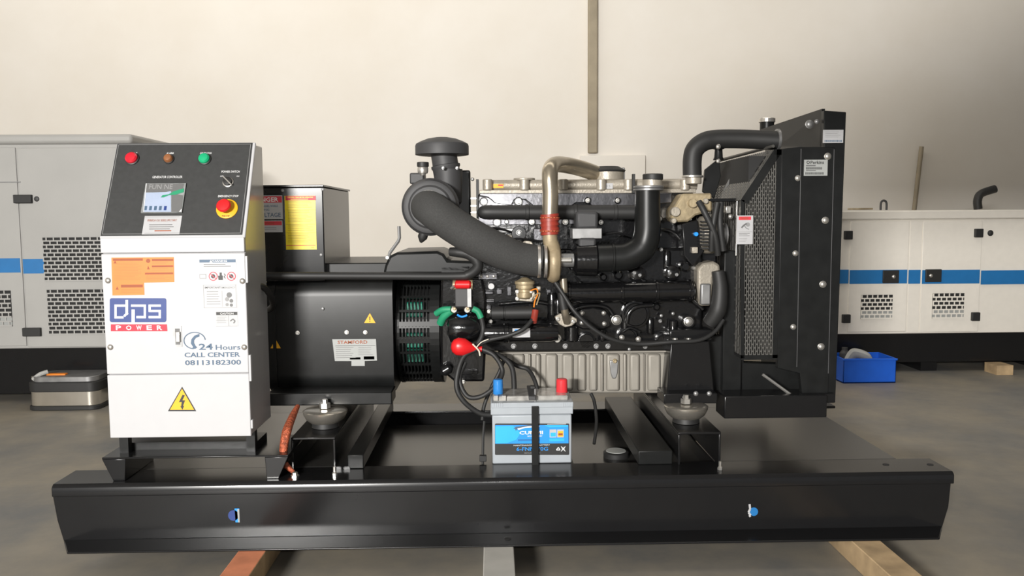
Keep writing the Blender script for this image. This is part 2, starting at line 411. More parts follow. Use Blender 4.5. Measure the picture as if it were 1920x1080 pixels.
# end plates
XT0 = P(640,850,.16).x; XT1 = P(1345,850,.16).x
for x, nm in ((P(200,868,.16).x,'end_plate'), (P(1680,857,.16).x-.008,'end_plate'), (XT0,'tank_wall'), (XT1-.008,'tank_wall')):
    MB().box((x,.01,ZB+.02), (x+.008,1.14,ZD-.0125)).build(nm, 'black', base)
MB().box((XT0-.02,.165,ZB+.03), (XT1+.02,.985,ZD-.062)).build('tank', 'deck', base, bevel=.004)
MB().box((XT1,.1605,ZD-.010), (P(1680,857,.16).x,.9895,ZD)).build('deck_plate', 'deck', base)
MB().box((P(200,868,.16).x,.1605,ZD-.010), (XT0,.9895,ZD)).build('deck_plate', 'deck', base)
for px in (1661, 1744):
    MB().lathe(PZ(px, 871, ZD+.0002), EZ, [(0,.011),(.001,.011)], 20).build('bolt_hole', 'dark', base)
o = MB().lathe((P(952,1014,YF/2).x,YF/2,ZB+.0075), (0,0,1), [(0,.011),(.001,.011)], 20).build('bolt_hole', 'dark', base)
# front bosses and flange gussets
for (x0,x1) in ((482,486),(1350,1354)):
    MB().box((P(x0,950,0).x,-.085,ZB+.007), (P(x1,950,0).x,0,ZD-.10)).build('gusset', 'black', base) if 0 else None
# vibration mount brackets (inverted channels across the base)
def bracket(xa, xb, inner):
    # xa..xb front pixel edges of the channel top
    x0 = P(xa,812,.12).x; x1 = P(xb,812,.12).x; zt = ZD+.118; t = .008
    mb = MB()
    mb.box((x0,.12,zt-t), (x1,1.06,zt))
    mb.box((x0,.12,ZD), (x0+t,1.06,zt-t)); mb.box((x1-t,.12,ZD), (x1,1.06,zt-t))
    xo = x1 if inner > 0 else x0
    return mb.build('mount_bracket', 'black', base, bevel=.002)
bracket(545, 628, -1); bracket(1272, 1352, 1)
# lower cross members beside each bracket
for xa, xb, s in ((650,680,1), (1198,1262,-1)):
    x0 = P(xa,842,.12).x; x1 = P(xb,842,.12).x
    MB().box((x0,.13,ZD), (x1,1.02,ZD+.05)).build('cross_member', 'satin', base, bevel=.003)
x0=P(628,842,.12).x; MB().box((x0,.125,ZD), (x0+.05,1.05,ZD+.01)).build('cross_member_foot', 'black', base)
def bluesticker(px, py, s):
    d = Decal(px, py, 0); d.t = .002
    if s > 0:
        d.disc(px, py, 10, 'lblue'); d.poly([(px+2,py-13),(px+11,py-13),(px+12,py+13),(px+4,py+13)], 'bblue'); d.poly([(px+7,py-12),(px+11,py-12),(px+12,py+13),(px+9,py+13)], 'stick_g', .0005)
    else:
        d.disc(px+4, py+1, 8, 'blue'); d.stroke([(px-4,py-13),(px-3,py-4),(px-6,py+2),(px-2,py+8),(px-5,py+10)], 4, 'stick_w', .0005)
    return d.build('oval_sticker', base)
bluesticker(438, 966, 1); bluesticker(1409, 958, -1)
# fuel gauge on tank
g = PZ(1155, 853, ZD-.055)
MB().lathe(g, (0,0,1), [(-.01,.05),(.012,.05),(.016,.044),(.016,.038)], 28).build('fuel_gauge', 'rubber', base)
o = MB().lathe(g+Vector((0,0,.0165)), (0,0,1), [(0,.040),(.002,.038)], 28).build('gauge_glass', 'stick_g', base)
# vertical clamp bolts on web
for px, py in ((1350,880),(627,872)):
    p = P(px, py, .06); p.z = ZD
    MB().lathe(p, (0,0,1), [(0,.009),(.008,.009),(.012,.005),(.03,.005)], 6).build('clamp_bolt', 'steel', base)
# three anti-vibration mounts (front ones seen, rear ones behind the engine)
zt = ZD+.118
def vmount(px, py, Y):
    X = P(px, 785, Y).x; o = Vector((X, Y, zt))
    m = MB().lathe(o, EZ, [(0,.028),(.012,.030),(.018,.034),(.020,.056),(.032,.070),(.050,.079),(.062,.081),(.067,.072),(.068,.05)], 40).build('vibration_mount', 'chrome', base)
    MB().lathe(o+EZ*.0005, EZ, [(.001,.05),(.022,.047),(.0225,.028)], 30).build('rubber_pad', 'rubber', m)
    MB().lathe(o+EZ*.071, EZ, [(0,.02),(.018,.02),(.019,.011),(.032,.011)], 6).build('mount_bolt', 'steel', m)
    return m
vm = vmount(610, 785, .27); vm2 = vmount(1286, 785, .27)
dup(vm, (0,.68,0)); dup(vm2, (0,.68,0))
ZR = zt+.075   # underside of machine rail
# ================================================================== CONTROL CABINET STAND + CABINET
st = thing('cabinet_stand', 'low black folded steel stand carrying the white control cabinet', 'stand', (P(350,870,.03).x,.15,ZD))
xa, xb = P(190,848,.03).x, P(540,848,.03).x; zs = ZD+.082
mb = MB().box((xa,.03,zs-.006), (xb,.30,zs)); mb.build('top_plate', 'black', st, .002)
for s, xx in ((1, xa), (-1, xb)):
    mb = MB(); mb.prism([(xx,.03,zs-.006),(xx+s*.08,.03,zs-.006),(xx+s*.075,.03,ZD),(xx+s*.035,.03,ZD)], (0,.24,0)); mb.build('foot', 'black', st, .002)
cab = thing('control_cabinet', 'white control cabinet with sloped black instrument panel and blue-and-red logo', 'control cabinet', (P(338,817,.03).x,.15,zs+.03))
CY = .03; CB = .28
cx0 = P(200,640,CY).x; cx1 = P(465.5,640,CY).x; zb = P(338,817,CY).z; zt1 = P(338,446,CY).z
for px in (232, 470):
    MB().box((P(px,830,.08).x-.015,.08,zs), (P(px,830,.08).x+.015,.11,zb+.002)).build('foot_block', 'satin', cab)
MB().box((P(228,835,.1).x,.12,zs), (P(480,835,.1).x,.24,zs+.026)).build('plinth', 'satin', cab)
# body with sloped console head
YT = .19; ztop = P(348,272,YT).z
mb = MB().prism([(cx0,CY+.004,zb),(cx0,CY+.004,zt1),(cx0,YT,ztop),(cx0,CB,ztop),(cx0,CB,zb)], (cx1-cx0,0,0))
body = mb.build('body', 'wside', cab, .004)
# console plate
n_o = Vector(((cx0+cx1)/2, CY+.002, zt1)); Vs = Vector((0,YT-CY,ztop-zt1)); Ls = Vs.length; Vs.normalize(); Ns = EX.cross(Vs)
mb = MB().obox(n_o, EX, Vs, Ns, -(cx1-cx0)/2-.003, (cx1-cx0)/2+.004, -.004, Ls+.004, .0, .010)
con = mb.build('console_frame', 'white', cab, .003)
mb = MB().obox(n_o, EX, Vs, Ns, -(cx1-cx0)/2+.000, (cx1-cx0)/2-.006, .004, Ls+.001, .010, .0125)
face = mb.build('instrument_panel', 'panel', cab, .001)
po = n_o+Ns*.0128
def cd_(px, py): return Decal(px, py, U=EX, V=Vs, o=po)
# thin white border line
d = cd_(340, 357); d.t = .0003
hw = (cx1-cx0)/2
for (u0,u1,v0,v1) in ((-hw+.005,hw-.011,.009,.0105),(-hw+.005,hw-.011,Ls-.006,Ls-.0045),(-hw+.005,-hw+.0065,.009,Ls-.005),(hw-.0125,hw-.011,.009,Ls-.005)):
    c0 = n_o+Ns*.0131; d.mat('inkl'); d.mb.add([c0+EX*u0+Vs*v0, c0+EX*u1+Vs*v0, c0+EX*u1+Vs*v1, c0+EX*u0+Vs*v1], [(0,1,2,3)])
d.build('border_line', face)
def lampy(px, py, r, m, label):
    p = PN(px, py, po, Ns); k = r*S(.1)
    b = MB().lathe(p, Ns, [(0,k*1.15),(.004,k*1.15),(.006,k)], 24).build('indicator_lamp', 'ink', face)
    MB().lathe(p, Ns, [(.005,k),(.012,k*.97),(.017,k*.75),(.019,k*.3)], 24).build('lens', m, b); b['label'] = label
    return b
lampy(248, 298, 11.5, 'redg', 'red indicator lamp at the panel top left')
lampy(317, 299, 8.5, 'amber', 'unlit amber indicator lamp at the panel top')
lampy(384, 299, 10.5, 'green', 'green indicator lamp at the panel top right')
for t, px, py, wd, hh in (('MAINS',252,287.5,11,3.5),('ALARM',319,287.5,13,3.5),('GENERATOR',386,287.5,22,3.5),('GENERATOR CONTROLLER',314,332,56,4.5),('POWER SWITCH',432.5,322,34,4),('OFF',416,330.5,6,2.5),('ON',446,330.5,5,2.5),('EMERGENCY STOP',428,368,38,4)):
    d = cd_(px, py); d.t = .0003; d.text(t, px, py, wd, hh, 'inkw', off=.005); d.build('panel_lettering', face)
# key switch
p = PN(428, 342, po, Ns); k = S(.1)
ks = MB().lathe(p, Ns, [(0,10*k),(.003,10*k),(.004,9*k)], 28).build('key_switch', 'steel', face)
MB().lathe(p, Ns, [(.0035,8.2*k),(.012,8*k),(.013,6.5*k)], 24).build('switch_barrel', 'ink', ks)
mb = MB(); D1 = (EX*-.7+Vs*.72).normalized(); D2 = Ns.cross(D1); mb.obox(p, D1, D2, Ns, -12*k, 12*k, -1.0*k, 1.0*k, .0125, .0145); mb.build('key_slot', 'steel', ks)
# emergency stop
p = PN(426, 392, po, Ns)
es = MB().lathe(p, Ns, [(0,19.5*k),(.003,19.5*k),(.004,18.5*k)], 36).build('emergency_stop', 'yellow', face)
es['label'] = 'red mushroom button on a yellow disc'
MB().lathe(p-EX*.004, Ns, [(.003,6*k),(.02,6*k),(.021,12.5*k),(.028,13*k),(.033,11*k),(.035,5*k)], 32).build('mushroom_button', 'red', es)
d = cd_(424, 404); d.t = .0045; d.text('PUSH STOP', 424, 406, 14, 3, 'ink'); d.build('stop_lettering', es)
# controller screen with protective film
p0 = po
d = cd_(309, 372)
d.mat('screen'); u0 = d.uv(270,372)[0]; u1 = d.uv(346,372)[0]; v0 = d.uv(309,400)[1]; v1 = d.uv(309,345)[1]
d.mb.obox(d.o, d.U, d.V, d.n, u0, u1, v0, v1, 0, .006); d.t = .0064
d.poly([(276,346),(346,346),(344,361),(274,362)], 'inkg'); d.text('FUN NE', 303, 352, 44, 9, 'inkl', .0004)
d.poly([(273,363),(312,362),(322,360),(322,399),(270,399)], 'screen_b', .0003)
d.poly([(323,364),(344,368),(342,398),(323,399)], 'inkg', .0003)
for i in range(5): d.rect(272+i*9.2, 388, 277+i*9.2, 396, 'lblue' if i == 4 else 'navy', .0006)
d.poly([(303,372),(306,368),(318,366),(326,361),(346,355),(346,362),(330,367),(318,368),(308,372)], 'greens', .0009)
for a, b in (((271,399),(276,346)),): d.stroke([a, b], 1.2, 'inkw', .001)
d.poly([(337,399),(342,393),(342,399)], 'inkw', .001)
lab(d.build('controller', face), 'controller display with blue keys under torn plastic film')
d = cd_(304, 422); d.base(269, 405, 339, 439.5, 'stick_w', .001)
for q in ((271,406.5,337,407.2),(271,437,337,437.7)): d.rect(*q, 'inkl')
d.text('PERIKSA OLI SEBELUM START', 304.5, 413.5, 55, 4, 'orange_d', off=0)
d.lines(280, 421, 328, 433, 3, 'inkg'); d.lines(290, 432, 322, 436, 1, 'orange_d', .5); d.build('notice_sticker', face)
# door, lower panel
z1 = P(338,475,CY).z; z2 = P(338,701,CY).z
door = MB().box((cx0-.001,CY-.008,z2+.0025), (cx1+.001,CY+.003,z1)).build('door', 'white', cab, .003)
low = MB().box((cx0-.001,CY-.008,zb-.003), (cx1+.001,CY+.003,z2)).build('lower_panel', 'white', cab, .003)
MB().box((cx0-.001,CY-.010,z1+.003), (cx1+.001,CY+.003,zt1+.002)).build('upper_panel', 'white', cab, .003)
CF = CY-.008
for px, py in ((202.5,526),(454.5,527),(207,651),(458,651)): domebolt('screw', door, 'steel', px, py, 4.8, CF)
for py in (505, 690):
    zc = P(465,py,CY).z; MB().box((cx1,CY-.006,zc-.045), (cx1+.008,CY+.012,zc+.045)).build('hinge', 'white', cab, .002)
zc = P(465,795,CY).z; MB().box((cx1,CY-.006,zc-.015), (cx1+.007,CY+.012,zc+.015)).build('hinge', 'white', cab, .002)
# latch
d = Decal(332, 631, CF); d.base(325, 611, 341, 650, 'dull', .002); d.rect(329, 616, 338, 646, 'inkg')
lt = d.build('latch', door)
boxp('latch_lever', lt, 'steel', 329, 622, 337, 642, CF-.010, CF-.001, .002)
# stickers on the door
d = Decal(268, 517, CF); d.mat('stick_o'); d.t = .001
d.poly([(209,483),(326,482),(327,529),(270,530),(271,553),(211,554)], 'stick_o', 0)
def badge(x0,y0,x1,y1): d.rect(x0,y0,x1,y1,'orange_d',.0003)
badge(212,484.5,268,489); badge(285,485.5,325,489.5); badge(285,497.5,325,501); badge(272,511,325,514.5); badge(227,533.5,268,539)
d.disc(278,489,4,'orange_d',.0004); d.poly([(213,494),(219,494),(216,488)],'orange_d',.0004); d.poly([(276,505),(281,505),(278,498)],'orange_d',.0004); d.poly([(217,543),(223,543),(220,537)],'orange_d',.0004)
M['oline'] = mat('faint_orange_print', (.66,.15,.02), .5)
d.lines(214,493,266,527,12,'oline',.3); d.lines(285,491,322,496,2,'oline',.3); d.lines(285,503,322,509,2,'oline',.3); d.lines(274,517,322,527,4,'oline',.3); d.lines(228,542,266,551,3,'oline',.3)
d.build('warning_sheet', door)
d = Decal(260, 581, CF); d.t = .001
def rrect(x0,y0,x1,y1,r):
    pts = []
    for cx, cy, a0 in ((x1-r,y0+r,-90),(x1-r,y1-r,0),(x0+r,y1-r,90),(x0+r,y0+r,180)):
        for k_ in range(5): a = math.radians(a0+k_*22.5); pts.append((cx+r*math.cos(a), cy+r*math.sin(a)))
    return pts
d.poly(rrect(206,559,312,604,4), 'lblue', 0)
Wt = 4.2
# d
d.stroke([(215,573),(236,573)], Wt, 'inkw'); d.stroke([(217,571),(217,597)], Wt, 'inkw'); d.stroke([(215,595),(232,595)], Wt, 'inkw')
d.stroke([(238,562),(238,590)], 5, 'inkw')
d.stroke([(233,593),(240,586)], Wt, 'inkw', .0005)
# p
d.stroke([(246,573),(272,573)], Wt, 'inkw'); d.stroke([(250,580),(250,604)], 6, 'inkw'); d.stroke([(272,571),(272,596)], Wt, 'inkw'); d.stroke([(256,594.5),(274,594.5)], Wt, 'inkw')
# s
d.stroke([(281,573),(302,573)], Wt, 'inkw'); d.stroke([(281,571),(281,584)], Wt, 'inkw'); d.stroke([(279,583),(302,583)], Wt, 'inkw'); d.stroke([(300,581),(300,596)], Wt, 'inkw'); d.stroke([(279,594.5),(302,594.5)], Wt, 'inkw')
d.poly([(208,608),(313,608),(314,621),(208,621)], 'lred', 0)
for i, ch in enumerate('POWER'): d.text(ch, 222.5+i*19.2, 614.5, 10, 8.5, 'inkw', off=.02)
d.build('maker_logo', door)
d = Decal(400, 650, CF); d.t = .0008
ring = [(365+20*math.cos(math.radians(a)), 638.5+15.5*math.sin(math.radians(a))) for a in range(95, 365, 10)]
d.stroke(ring, 1.6, 'navy')
d.poly([(362,650),(358,644),(359,636),(365,629),(374,626),(374,631),(368,633),(364,638),(364,643),(367,649),(370,651),(366,654),(361,653)], 'navy')
d.text('24', 386, 650, 26, 11.5, 'navy', off=.02); d.text('Hours', 427.5, 651, 46, 9.5, 'navy', off=.01)
d.text('CALL CENTER', 398, 665, 104, 9, 'navy', off=.018); d.text('08113182300', 399.5, 679.5, 105, 9.5, 'navy', off=.018)
d.build('hotline_lettering', door)
d = Decal(407, 505, CF); d.base(371, 484, 444, 527, 'stick_w', .0008); d.t = .0012
d.rect(374, 486.5, 442, 492, 'navy'); d.text('WARNING', 411, 489.2, 30, 3.5, 'inkw', .0006); d.poly([(393,491.5),(399,491.5),(396,487)], 'inkw', .0006)
d.lines(382, 495, 436, 502, 2, 'inkg', .4)
d.rect(374.5, 514, 387, 522.5, 'inkl'); d.rect(375.5, 515, 386, 521.5, 'stick_w', .0005)
for cx in (400, 434):
    d.disc(cx, 518, 8.4, 'redink', .0003); d.disc(cx, 518, 6.8, 'stick_w', .0005); d.disc(cx, 518, 4, 'ink', .0007); d.stroke([(cx-5.5,513),(cx+5.5,523)], 1.4, 'redink', .0009)
d.poly([(410,525),(409,517),(412,517),(412,511),(416,511),(416,516),(418,517),(418,525)], 'ink'); d.stroke([(420,513),(423,516),(420,519),(423,522)], 1.2, 'ink')
d.build('warning_label', door)
d = Decal(412, 555, CF); d.base(380.5, 532.5, 444.5, 578.5, 'stick_w', .0008); d.t = .0012
for q in ((382,534,443,534.6),(382,576.5,443,577.1),(382,534,382.6,577),(442.4,534,443,577)): d.rect(*q, 'inkl')
d.text('IMPORTANT', 399, 539, 30, 3.6, 'inkg'); d.text('EMERGENCY', 428, 539, 26, 3.4, 'inkl'); d.lines(388, 546, 414, 574, 6, 'inkl', .25); d.rect(416.5, 545, 417, 575, 'inkl')
d.disc(430, 553, 5, 'inkg'); d.disc(426, 561, 4, 'inkl'); d.disc(434, 564, 3.5, 'inkg'); d.disc(426, 571, 3, 'inkl'); d.disc(434, 572, 3, 'inkg')
d.build('instruction_label', door)
d = Decal(425, 598, CF); d.base(404.5, 583.5, 446, 612, 'stick_w', .0008); d.t = .0012
d.rect(405.5, 585, 445, 590.5, 'ink'); d.text('CAUTION', 425.5, 587.8, 25, 3.4, 'inkw', .0006); d.lines(407, 594, 426, 608, 4, 'inkl', .25); d.rect(428.5,591,429.2,611,'inkl'); d.stroke([(432,602),(437,598),(441,602),(438,606)], 2.2, 'inkg')
for q in ((405,611,445.5,611.5),(405,600,428,600.4)): d.rect(*q, 'inkl')
d.build('caution_label', door)
triangle_sign(low, 341.5, 752, 27, CF, 'high_voltage_sign', bolt=True)
# cable gland hose at the cabinet's side
tb = tubep('cable_gland_hose', cab, 'rubber', [(478,535,.2),(496,540,.22),(508,556,.26),(512,572,.34),(505,580,.42)], 6)
# ================================================================== ALTERNATOR
AY = .42
alt = thing('alternator', 'black box-shaped alternator with tall terminal box and slotted fan housing', 'alternator', (P(620,745,AY).x,.72,ZR))
AX0 = P(498,630,AY).x; AX1 = P(737,630,AY).x; az0 = ZR+.012; az1 = P(620,517,AY).z
def rbox_section(y0, y1, z0, z1, r, n=6):
    pts = []
    for cy, cz, a0 in ((y1-r,z1-r,0),(y0+r,z1-r,90),(y0+r,z0+r,180),(y1-r,z0+r,270)):
        for k_ in range(n+1): a = math.radians(a0+90*k_/n); pts.append((cy+r*math.cos(a), cz+r*math.sin(a)))
    return pts
def xprism(name, par, m, x0, x1, sec, bevel=0):
    return MB().prism([(x0,y,z) for y, z in sec], (x1-x0,0,0)).build(name, m, par, bevel, smooth=25)
xprism('housing', alt, 'satin', AX0+.004, AX1, rbox_section(AY, 1.02, az0, az1, .08))
xprism('end_cover', alt, 'satin', P(512,630,AY).x, P(518,630,AY).x, rbox_section(AY-.006, 1.026, az0-.006, az1+.004, .085))
# machine rail under alternator
MB().box((P(500,755,.3).x,.30,ZR-.002), (P(735,755,.3).x,.42,ZR+.045)).build('foot_rail', 'satin', alt, .004)
MB().box((P(500,755,.3).x,.96,ZR-.002), (P(735,755,.3).x,1.04,ZR+.045)).build('foot_rail', 'satin', alt, .004)
# terminal box
tx0 = P(480,440,AY).x; tx1 = P(608,440,AY).x; tz1 = P(550,351,AY).z
tbx = MB().box((tx0,AY-.004,az1-.02), (tx1,.98,tz1)).build('terminal_box', 'black', alt, .004)
MB().box((tx0-.006,AY-.012,tz1), (tx1+.005,.99,tz1+.008)).build('box_lid', 'black', tbx, .002)
TY = AY-.004
d = Decal(564, 418, TY); d.base(535, 367, 592.5, 468, 'stick_y', .001)
d.rect(535.3, 367.3, 592, 375.5, 'redink', .0002); d.text('WARNING  READ BEFORE OPERATING', 563, 370, 48, 2.2, 'stick_y', .0005); d.lines(545,373,585,375,1,'stick_y',.5,.0005)
M['yline'] = mat('ochre_print', (.55,.38,.02), .5)
for a, b in ((377,391),(395,418),(422,434),(438,456)): d.lines(540, a, 588, b, max(3,int((b-a)/2.6)), 'yline', .3)
for yy in (393,420,436): d.rect(536, yy, 592, yy+.7, 'yline')
d.rect(536, 459.5, 592, 460.8, 'redink'); d.rect(583,463,589,465,'yline'); d.build('instruction_sticker', tbx)
d = Decal(505, 385, TY); d.base(466, 366.5, 530, 411, 'stick_w', .001)
d.rect(468, 368, 528.5, 380, 'redink'); d.text('DANGER', 497, 374.3, 50, 8.2, 'inkw', .0005, .02)
d.text('DO NOT OPEN PANEL WHILE', 490, 386.5, 62, 3.8, 'navy'); d.text('RUNNING', 491, 393.5, 28, 3.6, 'navy'); d.text('HIGH VOLTAGE', 490, 403, 73, 8, 'navy', off=.01)
d.build('danger_sticker', tbx)
d = Decal(505, 424, TY); d.base(466, 413.5, 530, 435.5, 'stick_w', .001); d.rect(468, 415, 528.5, 422.5, 'redink'); d.text('CAUTION', 500, 418.8, 26, 4, 'orange_d', .0005); d.lines(470, 426, 529, 433, 2, 'inkl', .3); d.build('caution_sticker', tbx)
for px, py in ((530,357),(605,355),(602,478),(605,579)): domebolt('screw', alt, 'dull', px, py, 2.5, AY-.005)
triangle_sign(alt, 517, 646, 10, AY); triangle_sign(alt, 693.5, 598, 11, AY)
d = Decal(665, 655, AY-.003); d.t = .001
d.poly([(623,636),(705,635.5),(707,676),(684,677),(684,686),(659,686),(659,677),(628,677)], 'stick_g', 0)
d.text('STAMFORD', 661, 641.5, 56, 6.5, 'orange_d', off=.02); d.rect(629, 648, 704, 648.6, 'inkg'); d.lines(630,651,668,674,6,'inkg',.2); d.lines(672,651,702,668,5,'inkg',.2); d.rect(656,670,676,674,'inkg'); d.rect(682,668,702,674,'inkg')
d.build('nameplate', alt)
for px, py in ((558,624),(650,623),(685,623)): hexbolt('bolt', alt, 'steel', px, py, 3.2, AY-.002, .008)
# top deck of the alternator and lifting lug
MB().box((P(612,500,.5).x,.46,az1-.004), (P(742,500,.5).x,.98,P(680,492,.5).z)).build('top_cover', 'satin', alt, .004)
# slotted fan housing (drum)
fx0 = P(739,630,AY).x; fx1 = P(822,630,AY).x; fc_y = .74; fr = (az1-az0)/2+.012; fcz = (az1+az0)/2+.002
drum = MB()
def drumbox(u0, u1, a0, a1, r0, r1):
    # u along X, a angle: 0 = facing camera, positive up
    n = max(1, int(abs(a1-a0)/6)); pts = []
    for i in range(n):
        b0 = math.radians(a0+(a1-a0)*i/n); b1 = math.radians(a0+(a1-a0)*(i+1)/n)
        vs = []
        for u in (u0, u1):
            for r_ in (r0, r1):
                for b in (b0, b1): vs.append((u, fc_y-r_*math.cos(b)*1.12, fcz+r_*math.sin(b)))
        drum.add(vs, [(0,1,3,2),(4,6,7,5),(0,4,5,1),(2,3,7,6),(0,2,6,4),(1,5,7,3)])
nb = 9; gw = (fx1-fx0)*.72; g0 = fx0+.012
for i in range(nb+1): drumbox(g0+gw*i/nb-.0025, g0+gw*i/nb+.0025, -78, 78, fr-.012, fr)
for a in (-76,-62,-48,-34,-20,-7,7,20,34,48,62,76):
    hh = 3 if a in (-7,7) else 1.1
    drumbox(g0, g0+gw, a-hh, a+hh, fr-.012, fr)
drumbox(fx0, g0, -90, 90, fr-.012, fr+.003); drumbox(g0+gw, fx1, -90, 90, fr-.012, fr+.003)
drumbox(fx0, fx1, 90, 270, fr-.012, fr)
drum.build('slotted_housing', 'satin', alt)
MB().lathe((fx0+.004,fc_y,fcz), EX, [(0,fr-.06),(fx1-fx0-.008,fr-.06)], 40).build('inner_drum', 'dark', alt)
for a, z_ in ((-12,.02),(-35,.02),(25,.02)):
    b = math.radians(a); r_ = fr-.05
    MB().box((g0+.02,fc_y-r_*math.cos(b)*1.1-.012,fcz+r_*math.sin(b)-.03), (g0+gw*.75,fc_y-r_*math.cos(b)*1.1+.02,fcz+r_*math.sin(b)+.03)).build('winding', 'teal', alt, .006)
MB().lathe((fx1-.004,fc_y,fcz), EX, [(0,fr+.006),(.012,fr+.006),(.014,fr-.01)], 48).build('rim', 'black', alt)
MB().lathe((fx0-.004,fc_y,fcz), EX, [(0,fr-.01),(.008,fr-.002)], 48).build('rim', 'satin', alt)
# ================================================================== ENGINE
EYF = .46
eng = thing('diesel_engine', 'black six-cylinder diesel engine with silver oil pan and rocker cover', 'engine', (P(1090,740,EYF).x,.72,ZR))
# block and head cores
blk = boxp('engine_block', eng, 'cast', 893, 466, 1318, 657, EYF, .98, .012)
hd = boxp('cylinder_head', eng, 'cast', 897, 362, 1300, 470, .52, .92, .006)
rc = xprism('rocker_cover', eng, 'alum', P(907,345,.54).x, P(1308,345,.54).x, rbox_section(.54, .9, P(1100,357,.54).z, P(1100,336,.54).z, .02))
boxp('cover_gasket_flange', eng, 'alum', 899, 355, 1305, 363, .525, .915, .002)
for px in (914,983,1056,1127,1178,1284):
    cylp('cover_boss', rc, 'alum', (px,336), (px,357), 9, .53, ch=.003)
for px in (983,):
    cylp('filler_flange', rc, 'alum', (px,334), (px,338), 20, .58)
d = Decal(935,349,.539); d.base(925,345,944,352.5,'amberst',.0008); d.rect(934,346,943,349,'redink'); d.build('cover_sticker', rc)
d = Decal(1138,349,.539); d.base(1128,343.5,1149,354,'stick_w',.0008); d.text('E 3 5', 1138,349,12,4,'inkl'); d.build('cover_label', rc)
# oil filler
of = cylp('oil_filler', eng, 'alum', (1139,338), (1139,322), 31, .62)
cylp('filler_cap', of, 'rubber', (1139,323), (1139,312), 33, .62, prof=[(0,32),(.3,34),(.5,30),(.9,22),(1,20)])
boxp('filler_bracket', of, 'dull', 1165, 314, 1172, 338, .6, .63)
# head side: glossy intake face with bosses
inp = polyp('intake_face', eng, 'head', [(899,362),(1260,362),(1260,380),(1200,386),(1110,386),(1103,380),(1080,380),(1072,386),(1000,386),(985,374),(965,374),(958,386),(932,384),(915,370),(899,367)], .505, .53, .003)
polyp('manifold_flange', eng, 'head', [(898,368),(916,370),(928,380),(960,384),(968,372),(984,374),(998,388),(998,400),(1120,402),(1120,420),(905,422),(897,414)], .50, .525, .002)
for px, py, r in ((907,378,4.2),(972,378,4.6),(932,417,4.4),(950,416,2.4),(997,416,4),(1060,416,4.2),(1102,376,3.5),(1158,376,3.2),(1127,417,3.4),(1237,410,3.2)):
    discp('boss', eng, 'cast', px, py, r*1.9, .488, .505); hexbolt('bolt', eng, 'steel', px, py, r*1.0, .487, .012)
tubep('intake_manifold', eng, 'rubber', [(906,398,.47),(916,398,.46),(1000,398,.46),(1190,398,.46)], [10,13.5,13.5,13.5], seg=24)
for px in (985,1075,1150): cylp('manifold_collar', eng, 'rubber', (px,398), (px+7,398), 15, .46)
# injector lines, small pipes
for i, (a, b) in enumerate((((905,432),(960,436)),((930,455),(1010,452)),((1040,520),(1060,470)),((1080,520),(1100,560)),((1130,440),(1190,446)))):
    tubep('injector_pipe', eng, 'black', [(a[0],a[1],.44),((a[0]+b[0])/2,(a[1]+b[1])/2-6,.42),(b[0],b[1],.44)], 2.2, seg=8)
# sensor cluster near left
boxp('solenoid_valve', eng, 'dull', 934, 428, 968, 437, .44, .49, .003)
discp('fuel_lift_body', eng, 'black', 973, 438, 14, .42, .50); hexbolt('bolt', eng, 'dull', 973, 436, 4.5, .42)
polyp('engine_bracket', eng, 'alum', [(940,440),(966,440),(985,458),(960,470),(925,455)], .46, .50)
discp('round_cover', eng, 'alum', 988, 462, 12, .455, .5); boxp('head_casting', eng, 'head', 1000, 428, 1022, 452, .45, .5, .004)
# compressor + vertical tan pipe
tubep('charge_air_pipe', eng, 'tan', [(1031,412,.30),(1032,370,.30),(1031,335,.30),(1032,318,.32),(1040,309,.38),(1058,309,.46),(1090,316,.54),(1118,326,.60)], 15, seg=28, sub=10)
rh = tubep('silicone_coupling', eng, 'redhose', [(1030,402,.30),(1031,440,.30)], [17,16], smooth=False)
for py, rr in ((404,17.5),(412,18.5),(421,17.8),(430,18.4),(437,17)): tubep('rib', rh, 'redhose', [(1030.5,py-2.5,.30),(1031,py+2.5,.30)], rr, smooth=False)
for py in (408,433): tubep('hose_clamp', eng, 'copper', [(1031,py-1.2,.30),(1031,py+1.2,.30)], 18.8, smooth=False)
A = P(1026,492,.34); k = S(.34); tc_ = MB().lathe(A, EX, [(0,32*k),(.006,36*k),(.02,39*k),(.032,38*k),(.044,33*k),(.05,22*k)], 44).build('compressor_housing', 'volute', eng)
tubep('compressor_outlet', eng, 'volute', [(1031,440,.30),(1032,452,.30),(1036,466,.31),(1037,480,.32)], [14,14,15,16])
for px in (1010,1022): cylp('hose_clamp', eng, 'steel', (px-2.5,490), (px+3,490), 31.5, .30, ch=.001)
cylp('turbo_centre', eng, 'dull', (1048,488), (1076,488), 13, .34); cylp('actuator_rod', eng, 'steel', (1050,488), (1072,488), 5, .31)
